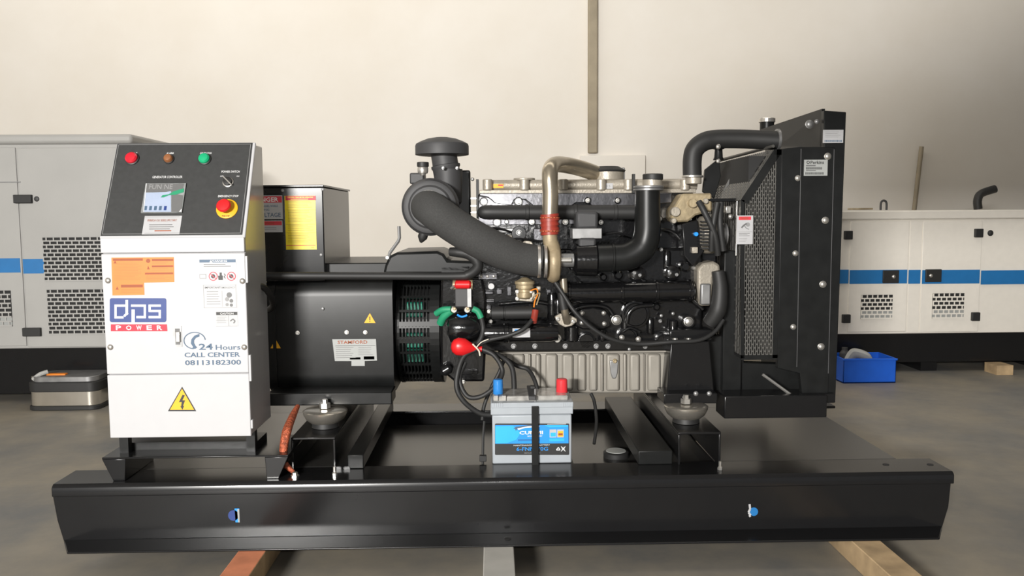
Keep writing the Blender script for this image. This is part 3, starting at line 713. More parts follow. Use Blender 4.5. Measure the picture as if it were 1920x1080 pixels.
# turbine / exhaust block
lab(boxp('exhaust_flange', eng, 'dull', 1073, 428, 1129, 448, .36, .46, .003), 'grey machined turbine inlet flange')
boxp('turbine_inlet', eng, 'plastic', 1080, 396, 1122, 430, .38, .48, .012)
boxp('turbine_neck', eng, 'plastic', 1085, 446, 1118, 502, .35, .46, .010)
cylp('turbine_housing', eng, 'cast', (1072,487), (1124,487), 30, .38, prof=[(0,22),(.15,30),(.85,32),(1,26)])
tubep('exhaust_pipe', eng, 'satin', [(1120,484,.36),(1150,483,.36),(1178,480,.36),(1203,465,.36),(1213,440,.36),(1214,400,.36),(1214,352,.36)], [26,26,26,26,25,24,23], seg=32, sub=8)
ec = cylp('exhaust_clamp', eng, 'dull', (1216,358), (1216,348), 27, .36, prof=[(0,24),(.1,28),(.4,28),(.5,25),(.6,28),(.9,28),(1,24)])
cylp('exhaust_outlet_ring', eng, 'alum', (1223,349), (1223,336), 18, .38); cylp('exhaust_cap', eng, 'rubber', (1224,338), (1224,326), 19, .38, ch=.003)
for px in (1146,): cylp('pipe_collar', eng, 'satin', (px,483.5), (px+5,483.5), 28, .36)
boxp('lifting_eye', eng, 'rubber', 1186, 326, 1191, 362, .5, .52, .001)
# oil cooler/long tube
lc = cylp('oil_cooler', eng, 'cast', (1058,550), (1300,545), 19.5, .42, ch=.004)
for px, rr in ((1066,22.5),(1165,22),(1230,22),(1292,22.5)): cylp('cooler_collar', eng, 'cast', (px-3,550-.02*(px-1058)), (px+3,550-.02*(px-1058)), rr, .42, ch=.002)
for px, py, rr in ((1132,520,7),(1160,516,9),(1196,514,15),(1262,512,14),(1286,500,10),(1080,536,6),(1208,528,5),(1170,566,6),(1232,576,7)):
    discp('cast_boss', eng, 'cast', px, py, rr, .42, .47, prof=[(0,rr*.6),(.15,rr),(1,rr*1.1)]); 
for px, py in ((1190,512),(1200,516),(1256,512),(1269,515),(1240,468),(1237,440),(1104,512),(1165,562),(1238,602)):
    hexbolt('bolt', eng, 'dull', px, py, 2.6, .42, .01)
# block covers
polyp('side_cover', eng, 'cast', [(1075,590),(1090,580),(1112,576),(1134,580),(1144,592),(1146,612),(1132,618),(1092,618),(1078,610)], .425, .47, .006)
for px, py in ((1092,587),(1132,587),(1133,607),(1091,605)): domebolt('cap_bolt', eng, 'steel', px, py, 3.8, .425)
domebolt('core_plug', eng, 'steel', 1156, 600, 8.5, .44)
for cx, cy, rr in ((1192,590,26),(1100,640,16),(1176,634,20),(1246,640,16)):
    discp('core_cover', eng, 'cast', cx, cy, rr, .43, .47, prof=[(0,rr*.8),(.1,rr*.86),(.12,rr),(1,rr*1.05)])
for px, py in ((1166,633),(1197,636)): domebolt('cap_bolt', eng, 'steel', px, py, 4.5, .428)
boxp('engine_mount_arm', eng, 'black', 1255, 618, 1336, 640, .38, .47, .006); domebolt('mount_bolt', eng, 'steel', 1291, 603, 8, .42)
discp('mount_washer', eng, 'cast', 1291, 603, 13, .425, .46)
for px in (1266,1291): cylp('mount_bolt', eng, 'steel', (px,643), (px,634), 8, .37, prof=[(0,5),(.2,5),(.3,8),(.55,8),(.6,6),(1,5)])
polyp('mount_leg', eng, 'black', [(1258,640),(1330,640),(1340,742),(1250,742)], .36, .60, .004)
polyp('block_rail', eng, 'cast', [(905,640),(1330,637),(1330,656),(905,658)], .43, .5, .003)
for px in (963,1003,1060,1118,1140,1210): hexbolt('bolt', eng, 'dull', px, 649, 4, .43, .012)
# rounded casting shapes on the lower block
for pts, rr in (([(1066,588,.43),(1085,577,.43),(1112,573,.43),(1138,577,.43),(1150,592,.43)],3.5),([(1175,606,.43),(1180,586,.43),(1196,575,.43),(1224,572,.43)],4.5),([(1060,560,.44),(1110,563,.44),(1180,560,.44),(1240,566,.44)],4),([(1168,622,.43),(1182,615,.43),(1200,622,.43)],3),([(935,570,.45),(1000,566,.45),(1040,575,.45),(1050,600,.45)],4),([(1250,560,.43),(1290,558,.43),(1318,580,.43)],4),([(1236,430,.47),(1262,436,.47),(1290,470,.47),(1296,500,.47)],3)):
    tubep('casting_rib', eng, 'cast', pts, rr)
for px, y0, y1, rr, Y in ((1072,610,640,13,.44),(1129,618,640,7,.44),(1172,600,622,8,.45),(1219,596,626,7,.45),(1152,470,500,8,.47),(1250,470,515,9,.47),(1262,600,618,9,.44),(1035,548,600,9,.45),(1046,560,596,6,.44)):
    cylp('casting_pillar', eng, 'cast', (px,y0), (px,y1), rr, Y, prof=[(0,rr*.8),(.1,rr),(.9,rr),(1,rr*.8)])
for px, py in ((1078,600),(1240,592),(1262,588),(1214,548),(1180,655)): domebolt('cap_bolt', eng, 'dull', px, py, 2.8, .43)
# oil pan
pan = thing
def pan_build():
    mb = MB(); Yp = .458
    pts = [(940,661),(1256,661),(1262,738),(1012,738),(1003,728),(994,700),(985,690),(962,686),(948,675)]
    mb.prism([P(x,y,Yp) for x, y in pts], (0,.46,0)); o = mb.build('oil_pan', 'pan', eng, .008)
    m2 = MB(); a = P(934,664,.44); b = P(1258,657,.44)
    m2.box((a.x,.435,a.z), (b.x,.95,b.z)); m2.build('pan_flange', 'pan', o, .002)
    for x0, x1, yb in ((940,951,672),(961,983,684),(991,995,690),(1004,1014,734),(1023,1045,734),(1054,1075,734),(1083,1099,734),(1105,1120,734),(1127,1131,734),(1137,1162,734),(1169,1175,734),(1181,1200,734),(1207,1209,734),(1215,1239,734),(1247,1255,734)):
        polyp('pan_panel', o, 'pan', [(x0,664),(x1,664),(x1,yb),(x0,yb)], .440, .462, min(.009, (x1-x0)*S(.44)*.45))
    polyp('drain_pocket', o, 'dull', [(1143,676),(1160,676),(1158,700),(1155,710),(1148,710),(1145,700)], .436, .45, .003)
    hexbolt('bolt', o, 'brass', 1153, 677, 3.2, .435)
    return o
pan_build()
# starter motor + solenoid
stt = cylp('starter_motor', eng, 'cast', (905,625), (1046,625), 17.5, .36, prof=[(0,15),(.05,17.5),(.28,17.5),(.29,18.6),(.34,18.6),(.35,17.5),(.9,17.5),(1,15)])
cylp('starter_nose', eng, 'cast', (905,613), (838,616), 30, .38, prof=[(0,17),(.15,24),(.4,30),(.75,31),(.92,26),(1,14)])
cylp('starter_solenoid', eng, 'rubber', (918,587), (1002,586), 13, .35, prof=[(0,8),(.04,8),(.05,12),(.3,12),(.31,10.5),(.34,10.5),(.35,12),(.95,12),(1,9)])
hexbolt('bolt', stt, 'steel', 917, 584, 3, .34)
s_ = S(.35); d = Decal(977, 624, .36-17.7*S(.36)); d.base(961, 615.5, 994, 632.5, 'stick_w', .0008); d.rect(965,617.5,978,622,'bblue'); d.build('starter_label', stt)
for px in (1045,): discp('nut', eng, 'steel', px, 637, 6, .37, .39)
# flywheel housing (bell housing)
fw = polyp('flywheel_housing', eng, 'cast', [(826,520),(905,520),(912,560),(912,640),(908,716),(852,716),(832,700),(826,690)], .43, 1.0, .01)
for px, py in ((908,616),(920,603)): hexbolt('bolt', fw, 'steel', px, py, 3, .42)
for px, py, w_, h_ in ((917,549,16,6),(936,547,11,10),(955,546,9,18),(918,565,18,5),(915,577,12,8),(1029,548,9,11)):
    boxp('cast_pad', eng, 'head', px-w_/2, py-h_/2, px+w_/2, py+h_/2, .445, .47, .003)
discp('blank_plug', eng, 'dull', 921, 537, 6.5, .42, .45)
boxp('gasket_rail', eng, 'head', 897, 514, 932, 524, .43, .47, .002)
for px in (902,914,926): domebolt('cap_bolt', eng, 'steel', px, 518, 2.6, .43)
cylp('inspection_plug', eng, 'black', (826,700), (846,688), 9, .40, prof=[(0,4),(.3,10),(.8,10),(1,6)])
boxp('sensor_block', eng, 'black', 866, 695, 896, 702, .41, .44, .002); hexbolt('bolt', eng, 'steel', 869, 716, 3, .42)
# fuel filter head (brass)
fp = cylp('fuel_pump', eng, 'brass', (984,560), (984,520), 18, .38, prof=[(0,10),(.08,14),(.3,14),(.32,12),(.45,12),(.5,17),(.65,17),(.7,19),(.82,19),(.86,14),(.95,8),(1,4)])
polyp('pump_flange', fp, 'alum', [(966,546),(980,543),(1002,545),(1006,562),(996,566),(970,564)], .375, .42, .003)
for px, py in ((970,547),(970,560),(995,547),(998,560)): hexbolt('bolt', fp, 'steel', px, py, 3, .372)
boxp('solenoid_connector', fp, 'alum', 1006, 537, 1014, 546, .38, .4)
# turbo oil drain
tubep('turbo_drain_pipe', eng, 'tan', [(1056,522,.36),(1057,540,.36),(1057,549,.36)], 7.5); tubep('drain_hose', eng, 'rubber', [(1053,548,.36),(1055,565,.36),(1058,580,.36)], 8.5)
tubep('drain_elbow', eng, 'tan', [(1058,577,.36),(1060,590,.37),(1063,603,.40)], 7.5)
fl = polyp('drain_flange', eng, 'alum', [(1040,594),(1050,588),(1068,590),(1082,598),(1082,604),(1072,611),(1060,614),(1050,609),(1042,600)], .405, .425, .003)
for px, py in ((1046,598),(1075,603)): hexbolt('bolt', fl, 'steel', px, py, 3, .402)
discp('oil_plug', eng, 'steel', 1046, 634, 7, .39, .43)
# thermostat housing & front gear
th = polyp('thermostat_housing', eng, 'brass', [(1280,363),(1335,362),(1336,396),(1305,404),(1290,416),(1264,417),(1258,408),(1259,392),(1266,385)], .42, .55, .008)
discp('housing_port', th, 'alum', 1267, 397, 9, .405, .43); discp('housing_port', th, 'brass', 1300, 381, 8.5, .40, .43)
for px, py in ((1324,377),(1264,414)): discp('housing_boss', th, 'alum', px, py, 5, .40, .43)
ag = cylp('charging_alternator', eng, 'alum', (1308,440), (1352,440), 36, .46, prof=[(0,26),(.1,34),(.35,36),(.65,36),(.9,33),(1,22)]); lab(ag, 'finned aluminium charging alternator by the fan')
for i in range(9):
    boxp('cooling_slot', ag, 'dark', 1316, 414+i*6.3, 1330, 416.8+i*6.3, .355+abs(i-4)*.003, .40, .001)
cylp('alternator_pulley', eng, 'dull', (1350,440), (1360,440), 22, .46, prof=[(0,22),(.2,22),(.4,18),(.6,18),(.8,22),(1,22)])
polyp('alternator_bracket', eng, 'black', [(1278,420),(1308,412),(1322,470),(1300,500),(1282,480)], .42, .5, .005)
discp('blue_plug', eng, 'bblue', 1306, 439, 4, .40, .42)
boxp('alternator_terminal', eng, 'alum', 1298, 463, 1309, 475, .40, .43, .003)
polyp('water_pump', eng, 'alum', [(1308,503),(1318,494),(1338,490),(1350,496),(1352,514),(1338,522),(1334,574),(1312,574),(1308,540)], .40, .5, .010)
boxp('pump_rib', eng, 'dull', 1314, 532, 1333, 572, .385, .41, .006); 
tubep('lower_coolant_hose', eng, 'rubber', [(1346,508,.38),(1350,540,.38),(1346,580,.38),(1330,606,.40)], [12,14,16,14], seg=20)
boxp('timing_case', eng, 'cast', 1300, 400, 1345, 640, .5, .95, .01)
boxp('bright_bracket', eng, 'black', 1318, 372, 1382, 378, .42, .50, .002); cylp('belt_guard_post', eng, 'steel', (1382,376), (1380,480), 1.3, .40)
for px, py, w_, h_ in ((1328,392,12,10),(1366,393,10,14)): boxp('bracket_pad', eng, 'steel', px-w_/2, py-h_/2, px+w_/2, py+h_/2, .44, .5, .003)
for px, py in ((1332,406),(1370,406)): domebolt('cap_bolt', eng, 'steel', px, py, 4, .43)
for pts in ([(1310,378,.38),(1322,400,.36),(1340,440,.36),(1346,478,.38)], [(1345,380,.37),(1336,430,.36),(1334,470,.38)], [(1352,380,.39),(1350,420,.37),(1356,470,.38)]):
    tubep('engine_hose', eng, 'rubber', pts, 6)
xp = MB(); xp.lathe((P(1362,540,.72).x,.72,P(1362,560,.72).z), EX, [(0,.10),(.03,.10),(.032,.02),(.05,.02)], 32).build('fan_hub', 'satin', eng)
# dipstick and rear lifting plate hump over the flywheel housing
polyp('housing_dome', eng, 'satin', [(718,514),(722,497),(730,480),(744,473),(820,471),(832,476),(840,488),(900,490),(900,514)], .44, .9, .010)
rod = tubep('lifting_rod', eng, 'dull', [(728,486,.45),(731,474,.45),(747,452,.45),(749,446,.45),(748,424,.45)], 3, seg=8, smooth=False)
discp('rod_eye', rod, 'steel', 726, 483, 4, .44, .455)
polyp('housing_top_rail', eng, 'satin', [(826,500),(902,497),(906,521),(826,521)], .44, 1.0, .004)
# battery isolator relay with green sleeved leads
rl = boxp('starter_relay', eng, 'plastic', 853, 541, 882, 576, .34, .40, .004); lab(rl, 'black relay with red cover and green sleeved leads')
o = MB(); a = P(850,533,.335); o.tube([P(853,533.5,.335), P(855,533.5,.335), P(880,533.5,.335), P(883,533.5,.335)], [5*S(.335),8*S(.335),8*S(.335),5*S(.335)], 20, False); o.build('relay_cover', 'red', rl)
o = tubep('relay_rim', rl, 'brass', [(849,534,.352),(886,534,.352)], 9.5, smooth=False); boxp('relay_side_strap', rl, 'dull', 876, 541, 884, 576, .335, .34, .001)
for px in (851, 876): discp('terminal_stud', rl, 'chrome', px, 581, 6, .335, .36); discp('terminal_nut', rl, 'brass', px+1, 579, 3.4, .325, .335, seg=6)
tubep('green_sleeve', rl, 'greens', [(818,588,.37),(830,581,.35),(846,580,.34)], 6); tubep('green_sleeve', rl, 'greens', [(826,606,.38),(832,594,.36),(846,582,.345)], 7.5)
tubep('green_sleeve', rl, 'greens', [(886,579,.34),(896,584,.34),(902,596,.34)], 6)
tubep('relay_lead', rl, 'rubber', [(902,594,.34),(906,615,.34),(903,632,.33),(894,648,.32)], 5)
tubep('relay_jumper', rl, 'bblue', [(857,590,.34),(866,594,.34),(876,591,.34)], 2, seg=8)
tubep('relay_bracket', rl, 'steel', [(846,541,.34),(852,536,.33)], 2.5, seg=8)
# ================================================================== AIR FILTER
af = thing('air_filter', 'charcoal drum air filter with mushroom rain cap above the flywheel housing', 'air filter', (P(805,440,.36).x,.5,P(805,440,.36).z))
Yf = .36
can = discp('canister', af, 'plastic', 806, 388, 54, Yf, .78, prof=[(0,44),(.01,49),(.05,52),(.06,54),(.12,54),(.13,49),(1,46)], seg=48)
discp('end_ridge', can, 'plastic', 806, 388, 45, Yf-.008, Yf+.01, prof=[(0,37),(.3,40),(1,44)], seg=48)
boxp('canister_bracket', af, 'plastic', 768, 324, 795, 345, .5, .6, .006)
boxp('mounting_plate', af, 'satin', 848, 319, 882, 428, .58, .66, .006); polyp('mounting_foot', af, 'satin', [(810,440),(862,443),(880,420),(870,400),(820,410)], .6, .64)
nk = cylp('inlet_neck', af, 'plastic', (842,352), (831,282), 25, .50, prof=[(0,24),(.5,25),(.55,27),(.6,27),(.62,24),(1,24)])
cylp('neck_saddle', af, 'plastic', (842,395), (840,318), 28, .50, prof=[(0,10),(.2,24),(1,27)])
for px in (831,857): hexbolt('bolt', nk, 'dull', px, 315, 2.4, .42)
cylp('rain_cap', af, 'plastic', (829,291), (829,257), 49, .50, prof=[(0,47),(.02,49.5),(.5,49.5),(.62,48),(.75,40),(.9,27),(.98,12),(1,1)], seg=48)
ind = cylp('restriction_indicator', af, 'steel', (793,329), (793,313), 10, .46, prof=[(0,5),(.2,6),(.25,9),(.5,10),(.9,10),(1,9)])
cylp('indicator_cap', ind, 'rubber', (793,313), (793,304), 11, .46)
cylp('dust_valve', af, 'rubber', (795,436), (789,455), 9, .40, prof=[(0,9),(.5,9),(.8,5),(1,2)])
for py in (372,386,398): boxp('bracket_bolt', af, 'steel', 882, py-1.8, 895, py+1.8, .55, .57, .001)
boxp('bracket_strip', af, 'satin', 893, 336, 898, 410, .54, .57, .001); domebolt('bolt', af, 'steel', 886, 336, 3, .57)
ih = tubep('intake_hose', af, 'hose', [(800,388,.37),(806,390,.30),(822,402,.27),(856,426,.27),(900,452,.27),(944,473,.28),(975,484,.29),(1012,490,.30)], [30,32,33,33,33,32,30,29.5], seg=36, sub=10)
# clamp wire ring around the canister outlet
wr = [P(803+29*math.cos(a), 384+27*math.sin(a), .335) for a in [math.radians(t) for t in range(170, 330, 12)]]
MB().tube(wr, .0014, 6, True, 3).build('wire_clip', 'steel', af)
# ================================================================== RADIATOR
RY = .35
rad = thing('radiator', 'tall black radiator with slotted fan cage and dome-headed bolts', 'radiator', (P(1500,745,RY).x,.7,P(1500,760,RY).z))
# deep core frame
rx0 = P(1536,400,RY+.03).x; rx1 = P(1578,400,RY).x; rz1 = P(1565,210,RY).z; rz0 = P(1560,742,RY).z
MB().box((rx0,RY+.03,rz0), (rx1,1.03,rz1-.002)).build('core_casing', 'satin', rad, .006)
polyp('side_flange', rad, 'satin', [(1545,207),(1587,210),(1567,742),(1545,742)], RY, RY+.03, .003)
tk = MB().box((P(1530,240,.5).x,.38,P(1500,270,.5).z), (rx0+.01,1.05,rz1+.002)).build('top_tank', 'satin', rad, .02)
polyp('side_panel', rad, 'satin', [(1466,279),(1503,277),(1496,690),(1502,742),(1556,742),(1566,276),(1503,275)][0:1]+[(1500,275),(1566,276),(1553,742),(1504,742),(1500,700),(1458,690)], RY-.006, RY+.02, .002)
for a, b in (((1502,279),(1494,688)),((1564,280),(1553,700))):
    tubep('fold_line', rad, 'plastic', [(a[0],a[1],RY-.006),(b[0],b[1],RY-.006)], .9, seg=6, smooth=False)
for px, py in ((1552,293),(1547.5,413),(1543,533),(1539.5,650)): domebolt('dome_bolt', rad, 'steel', px, py, 5.8, RY-.007)
for px, py in ((1496,334),(1491.5,475),(1487.5,613)): domebolt('dome_bolt', rad, 'steel', px, py, 4.8, RY-.007)
for px, py, r in ((1518,233,7),(1508,693,3.5),(1514,702,3.5),(1532,228,4)): domebolt('dome_bolt', rad, 'dull', px, py, r, RY+.03)
d = Decal(1562,256,RY-.008,); d.base(1543,243.5,1581,268,'stick_w',.001); d.lines(1547,247,1576,260,4,'inkl',.15)
for i in range(14): d.rect(1546+i*2.35,262.5,1547.4+i*2.35,266,'navy')
d.build('barcode_label', rad)
d = Decal(1529,314,RY-.008); d.base(1507.5,299.5,1551.5,329.5,'stick_g',.001); d.disc(1515,304.5,3,'ink'); d.disc(1515,304.5,1.8,'stick_g',.0005); d.text('Perkins',1532,304.5,25,6,'ink',off=.02)
d.lines(1511,309.5,1530,312.5,1,'inkg',.7); d.lines(1511,319,1530,321.5,1,'inkg',.7)
for i in range(18): d.rect(1511+i*1.7,313.5,1512+i*1.7,317.8,'ink')
for i in range(20): d.rect(1510+i*1.75,323,1511+i*1.75,327.5,'ink')
d.build('maker_label', rad)
# filler cap on top tank
cylp('filler_neck', rad, 'satin', (1438,244), (1438,228), 13, .85); cylp('filler_cap', rad, 'steel', (1438,230), (1438,222), 15, .85, ch=.002)
xf = P(1425,240,.85)
MB().prism([P(1541,204,.38), P(1425,243,.85), P(1425,262,.85), P(1455,275,.6), P(1541,275,.38)], (.012,0.0,0)).build('tank_cheek', 'satin', rad)
# fan cage: perforated, chamfered corner, extruded back
gy0 = RY-.002; gy1 = 1.0
c_tl = P(1452,280,gy0); c_ch = P(1389,375,gy0); c_bl = P(1389,672,gy0); c_br = P(1466,686,gy0); c_tr = P(1468,280,gy0)
frm = MB(); T = .006
def strip(a, b, wd, y0, y1):
    a = Vector(a); b = Vector(b); dv = (b-a).normalized(); nn = Vector((dv.z,0,-dv.x)); frm.prism([a, b, b+nn*wd, a+nn*wd], (0, y1-y0, 0))
strip(c_tl, c_ch, -.030, gy0, gy0+.004); strip(c_ch, c_bl, -.014, gy0, gy0+.004)
frm.box((c_bl.x,gy0,c_bl.z-.006), (c_br.x,gy0+.004,c_bl.z+.012)); frm.box((c_tl.x,gy0,c_tl.z-.02), (c_tr.x,gy0+.004,c_tl.z))
frm.box((P(1452,500,gy0).x,gy0,c_bl.z), (P(1468,500,gy0).x,gy0+.004,c_tl.z))
frm.box((c_bl.x,gy0,c_bl.z), (c_bl.x+.006,gy1,c_bl.z+.012)); frm.box((c_bl.x,gy1-.01,c_bl.z), (c_bl.x+.01,gy1,c_ch.z))
frm.build('fan_cage_frame', 'satin', rad)
mb = MB(); W_ = P(1454,500,gy0).x-c_bl.x-.008; H_ = c_tl.z-c_bl.z
slope = (c_tl.z-c_ch.z)/(c_tl.x-c_ch.x)
perf(mb, Vector((c_bl.x+.008,gy0+.001,c_bl.z+.01)), EX, EZ, EY, W_, H_, W_/15, W_/15*.58, .027, .006, .003, top=lambda u: min(H_-.02, (c_ch.z-c_bl.z)+slope*u-.012))
mb.build('fan_cage_side', 'grate', rad)
mb = MB(); Ld = (c_tl-c_ch); Ll = Ld.length; Ud = Ld.normalized()
perf(mb, Vector((c_ch.x,gy0+.01,c_ch.z)), EY, Ud, Ud.cross(EY)*-1, gy1-gy0-.02, Ll, .026, .014, .03, .006, .003)
mb.build('fan_cage_chamfer', 'grate', rad)
mb = MB(); perf(mb, Vector((c_bl.x,gy0+.01,c_bl.z+.01)), EY, EZ, EX, gy1-gy0-.02, c_ch.z-c_bl.z-.01, .03, .018, .045, .008, .003); mb.build('fan_cage_face', 'grate', rad)
for k_, (a, b) in enumerate((((1390,300),(1350,374)),((1415,340),(1372,372)))):
    tubep('cage_brace', rad, 'dull', [(a[0],a[1],.62-.14*k_),(b[0],b[1],.72-.14*k_)], 3.6, seg=8, smooth=False)
tubep('cage_top_rail', rad, 'grate', [(1450,274,.40),(1345,302,.95)], 3, seg=8, smooth=False)
MB().box((P(1400,500,gy0).x+.02,RY+.06,c_bl.z-.01), (rx0,.98,c_tl.z-.02)).build('core_fins', 'dark', rad)
d = Decal(1396,430,gy0-.002); d.base(1381,404,1411.5,458,'stick_w',.0012); d.rect(1385,406,1408,412.5,'redink'); d.text('DANGER',1396,409.2,15,3.4,'orange_d',.0005)
d.stroke([(1390,427),(1395,422),(1400,419)],3,'inkg'); d.disc(1402,421,4,'inkl'); d.stroke([(1394,421),(1399,428),(1404,430)],1.2,'inkg'); d.rect(1383,434.5,1410,435,'inkl'); d.lines(1385,437,1406,444,3,'inkg',.3); d.lines(1385,447,1402,455,3,'inkl',.25); d.build('fan_warning_label', rad)
uh = tubep('upper_coolant_hose', rad, 'rubber', [(1298,332,.50),(1298,300,.50),(1303,280,.50),(1320,266,.50),(1345,261,.50),(1400,261,.49),(1462,264,.47)], 17.5, seg=28, sub=10)
cylp('hose_clamp', rad, 'steel', (1298,333), (1298,329), 20, .50, ch=.001); cylp('hose_stub', rad, 'alum', (1300,345), (1300,332), 15, .50)
cylp('hose_clamp', rad, 'dull', (1455,262), (1460,262), 20, .47, ch=.001)
cylp('hose_bracket', rad, 'satin', (1347,300), (1347,272), 8, .5, prof=[(0,10),(.2,8),(.7,7),(.75,11),(1,8)]); domebolt('hose_bracket_bolt', rad, 'steel', 1347, 275, 4, .44); domebolt('hose_bracket_bolt', rad, 'steel', 1347, 302, 3.5, .44)
polyp('hose_shield', rad, 'satin', [(1322,318),(1348,297),(1352,330),(1340,372),(1318,360)], .56, .58)
# radiator feet and rail
boxp('radiator_foot', rad, 'black', 1504, 738, 1567, 756, .33, .42, .004); cylp('foot_bolt', rad, 'steel', (1523,750), (1523,740), 9, .325, prof=[(0,11),(.3,11),(.35,6),(1,5)])
mr = MB().box((P(1358,762,.30).x,.30,P(1450,784,.30).z), (P(1551,762,.30).x,.42,P(1450,742,.30).z)).build('engine_rail', 'black', rad, .004)
MB().box((P(1358,762,.30).x,.94,P(1450,784,.30).z), (P(1551,762,.30).x,1.03,P(1450,742,.30).z)).build('engine_rail', 'black', rad, .004)
boxp('rail_plate', eng, 'black', 1245, 738, 1345, 757, .29, .42, .003)
for px, py in ((1305,738),(1330,738),(1284,746)): domebolt('cap_bolt', eng, 'dull', px, py, 4, .288)
tubep('radiator_stay', rad, 'steel', [(1430,702,.35),(1484,741,.34)], 3, seg=8, smooth=False); polyp('lower_shroud', rad, 'satin', [(1322,630),(1395,630),(1395,680),(1500,684),(1506,742),(1322,742)], .47, .52)
boxp('shroud_side', rad, 'satin', 1356, 470, 1392, 742, .44, .50, .004)
# ================================================================== BATTERY
BY = .16
bat = thing('battery', 'grey car battery with blue label, blue and red terminal caps, on the skid beam', 'battery', (P(997,873,BY).x,BY+.085,ZD))
bx0 = P(922,820,BY).x; bx1 = P(1073,820,BY).x; bz0 = ZD; bz1 = P(997,757,BY).z; bd = BY+.17
MB().box((bx0-.004,BY-.006,ZD-.012),(bx1+.004,bd+.004,ZD-.0005)).build('battery_tray', 'black', base)
MB().box((bx0+.002,BY+.002,bz0), (bx1-.002,bd,P(997,778,BY).z)).build('case', 'batt', bat, .005)
lid = MB().box((bx0-.003,BY-.003,P(997,777,BY).z), (bx1+.003,bd+.003,P(997,757,BY).z)).build('lid', 'batt', bat, .003)
boxp('lid_band', lid, 'batt', 921, 755, 1075, 764.5, BY-.006, bd+.004, .002)
for px in list(range(925,945,4))+list(range(1055,1072,4)): boxp('lid_rib', lid, 'batt', px, 756, px+2, 763, BY-.0075, BY, .0005)
zt2 = P(997,755,BY).z
MB().box((bx0+.006,BY+.02,zt2), (bx1-.012,bd-.005,zt2+.02)).build('lid_top', 'battop', bat, .006)
def post(px, py0, py1, rr, m, name, Y):
    A = P(px, py1, Y); B = P(px, py0, Y); k = S(Y)*rr
    return MB().lathe(A, EZ, [(0,k*.96),(.002,k),((B-A).z-.004,k*.96),((B-A).z,k*.8)], 24).build(name, m, bat)
lab(post(934, 711, 738, 9.8, 'cap_blue', 'terminal_cap', BY+.06), 'blue terminal cap'); lab(post(1053.5, 710, 736, 11, 'cap_red', 'terminal_cap', BY+.09), 'red terminal cap')
for px in (930,945): boxp('lid_plug', bat, 'battop', px-4, 742, px+4, 752, BY+.01, BY+.03, .002)
o = PZ(975, 748, zt2+.02); d = Decal(0,0,U=EX,V=EY,o=o) if 0 else None
d = Decal(997, 824, BY); d.t = .0008
d.poly(rrect(928,794,1067,853,2), 'ink', 0)
d.poly([(928.5,797),(1065.5,797),(1066,831),(928.5,832)], 'bblue', .0003); d.poly([(928.5,799),(962,798),(976,812),(968,824),(950,831),(928.5,831)], 'bblue2', .0005)
d.poly([(1020,797),(1065,797),(1065,800),(1030,801)], 'bblue2', .0005)
d.poly([(962,803),(968,800),(990,797),(1000,797),(1000,799),(985,800),(970,804),(967,808),(966,804)], 'navy', .0007); d.poly([(970,803),(990,799),(1012,798),(1012,800),(985,802),(972,806)], 'inkw', .0009)
d.text('CUMMI', 996, 811, 44, 6.5, 'inkw', .0009, .03); d.text('NO1 BATTERY', 1003, 817.5, 28, 3, 'inkw', .0009); d.rect(971,823,1012,826.5,'blue',.0006)
d.rect(1030.5,805,1043,820,'stick_w',.0006); d.rect(1044.5,805,1057,820,'stick_w',.0006); d.rect(1032,811,1042,818.5,'bblue2',.0009); d.rect(1046,808,1056,818.5,'amberst',.0009); d.rect(1047,812,1055,816,'orange_d',.0011); d.rect(1030,822,1058,827,'bblue2',.0006)
d.lines(1026,794.6,1062,796.4,1,'inkw',.5,.0006)
d.text('MAINTENANCE FREE BATTERY', 997, 834.5, 68, 2.5, 'inkw', .0006, 0); d.text('6-FNM-70G', 998, 841.5, 59, 7, 'bblue', .0006, .01); d.text('SEALED TYPE', 998, 849, 30, 2, 'inkl', .0006)
d.stroke([(1043,843.5),(1047,838.5),(1050,843.5)],1.5,'inkw',.0006,True); d.stroke([(1052,837),(1060,846)],1.2,'inkw',.0006); d.stroke([(1060,837),(1052,846)],1.2,'inkw',.0006); d.rect(1053,838,1059,844,'inkl',.0005)
d.build('battery_label', bat)
# hold-down strap
sp = thing('battery_strap', 'black hold-down strap running over the middle of the grey battery', 'strap', (P(1003,875,BY-.01).x,BY-.01,ZD))
boxp('strap_plate', sp, 'satin', 997, 762, 1010, 874, BY-.014, BY-.008, .001)
cylp('hook_bolt', sp, 'dull', (1003.5,764), (1003.5,728), 2, BY-.011+.03)
sx = P(1003,760,BY).x
MB().box((sx-.022,BY-.014,zt2+.012), (sx+.002,bd+.008,zt2+.026)).build('top_clamp', 'plastic', sp, .002)
boxp('wing_nut', sp, 'rubber', 994, 724, 1004, 730, BY+.01, BY+.03, .003)
sw = thing('battery_hook', 'black threaded hook rod standing left of the grey battery', 'rod', (P(905,880,.18).x,.18,ZD-.06))
hb = tubep('rod', sw, 'rubber', [(908,790,.22),(906,820,.2),(905,884,.18)], 2.4, seg=8); boxp('nut', sw, 'rubber', 899, 855, 912, 866, .17, .19, .002)
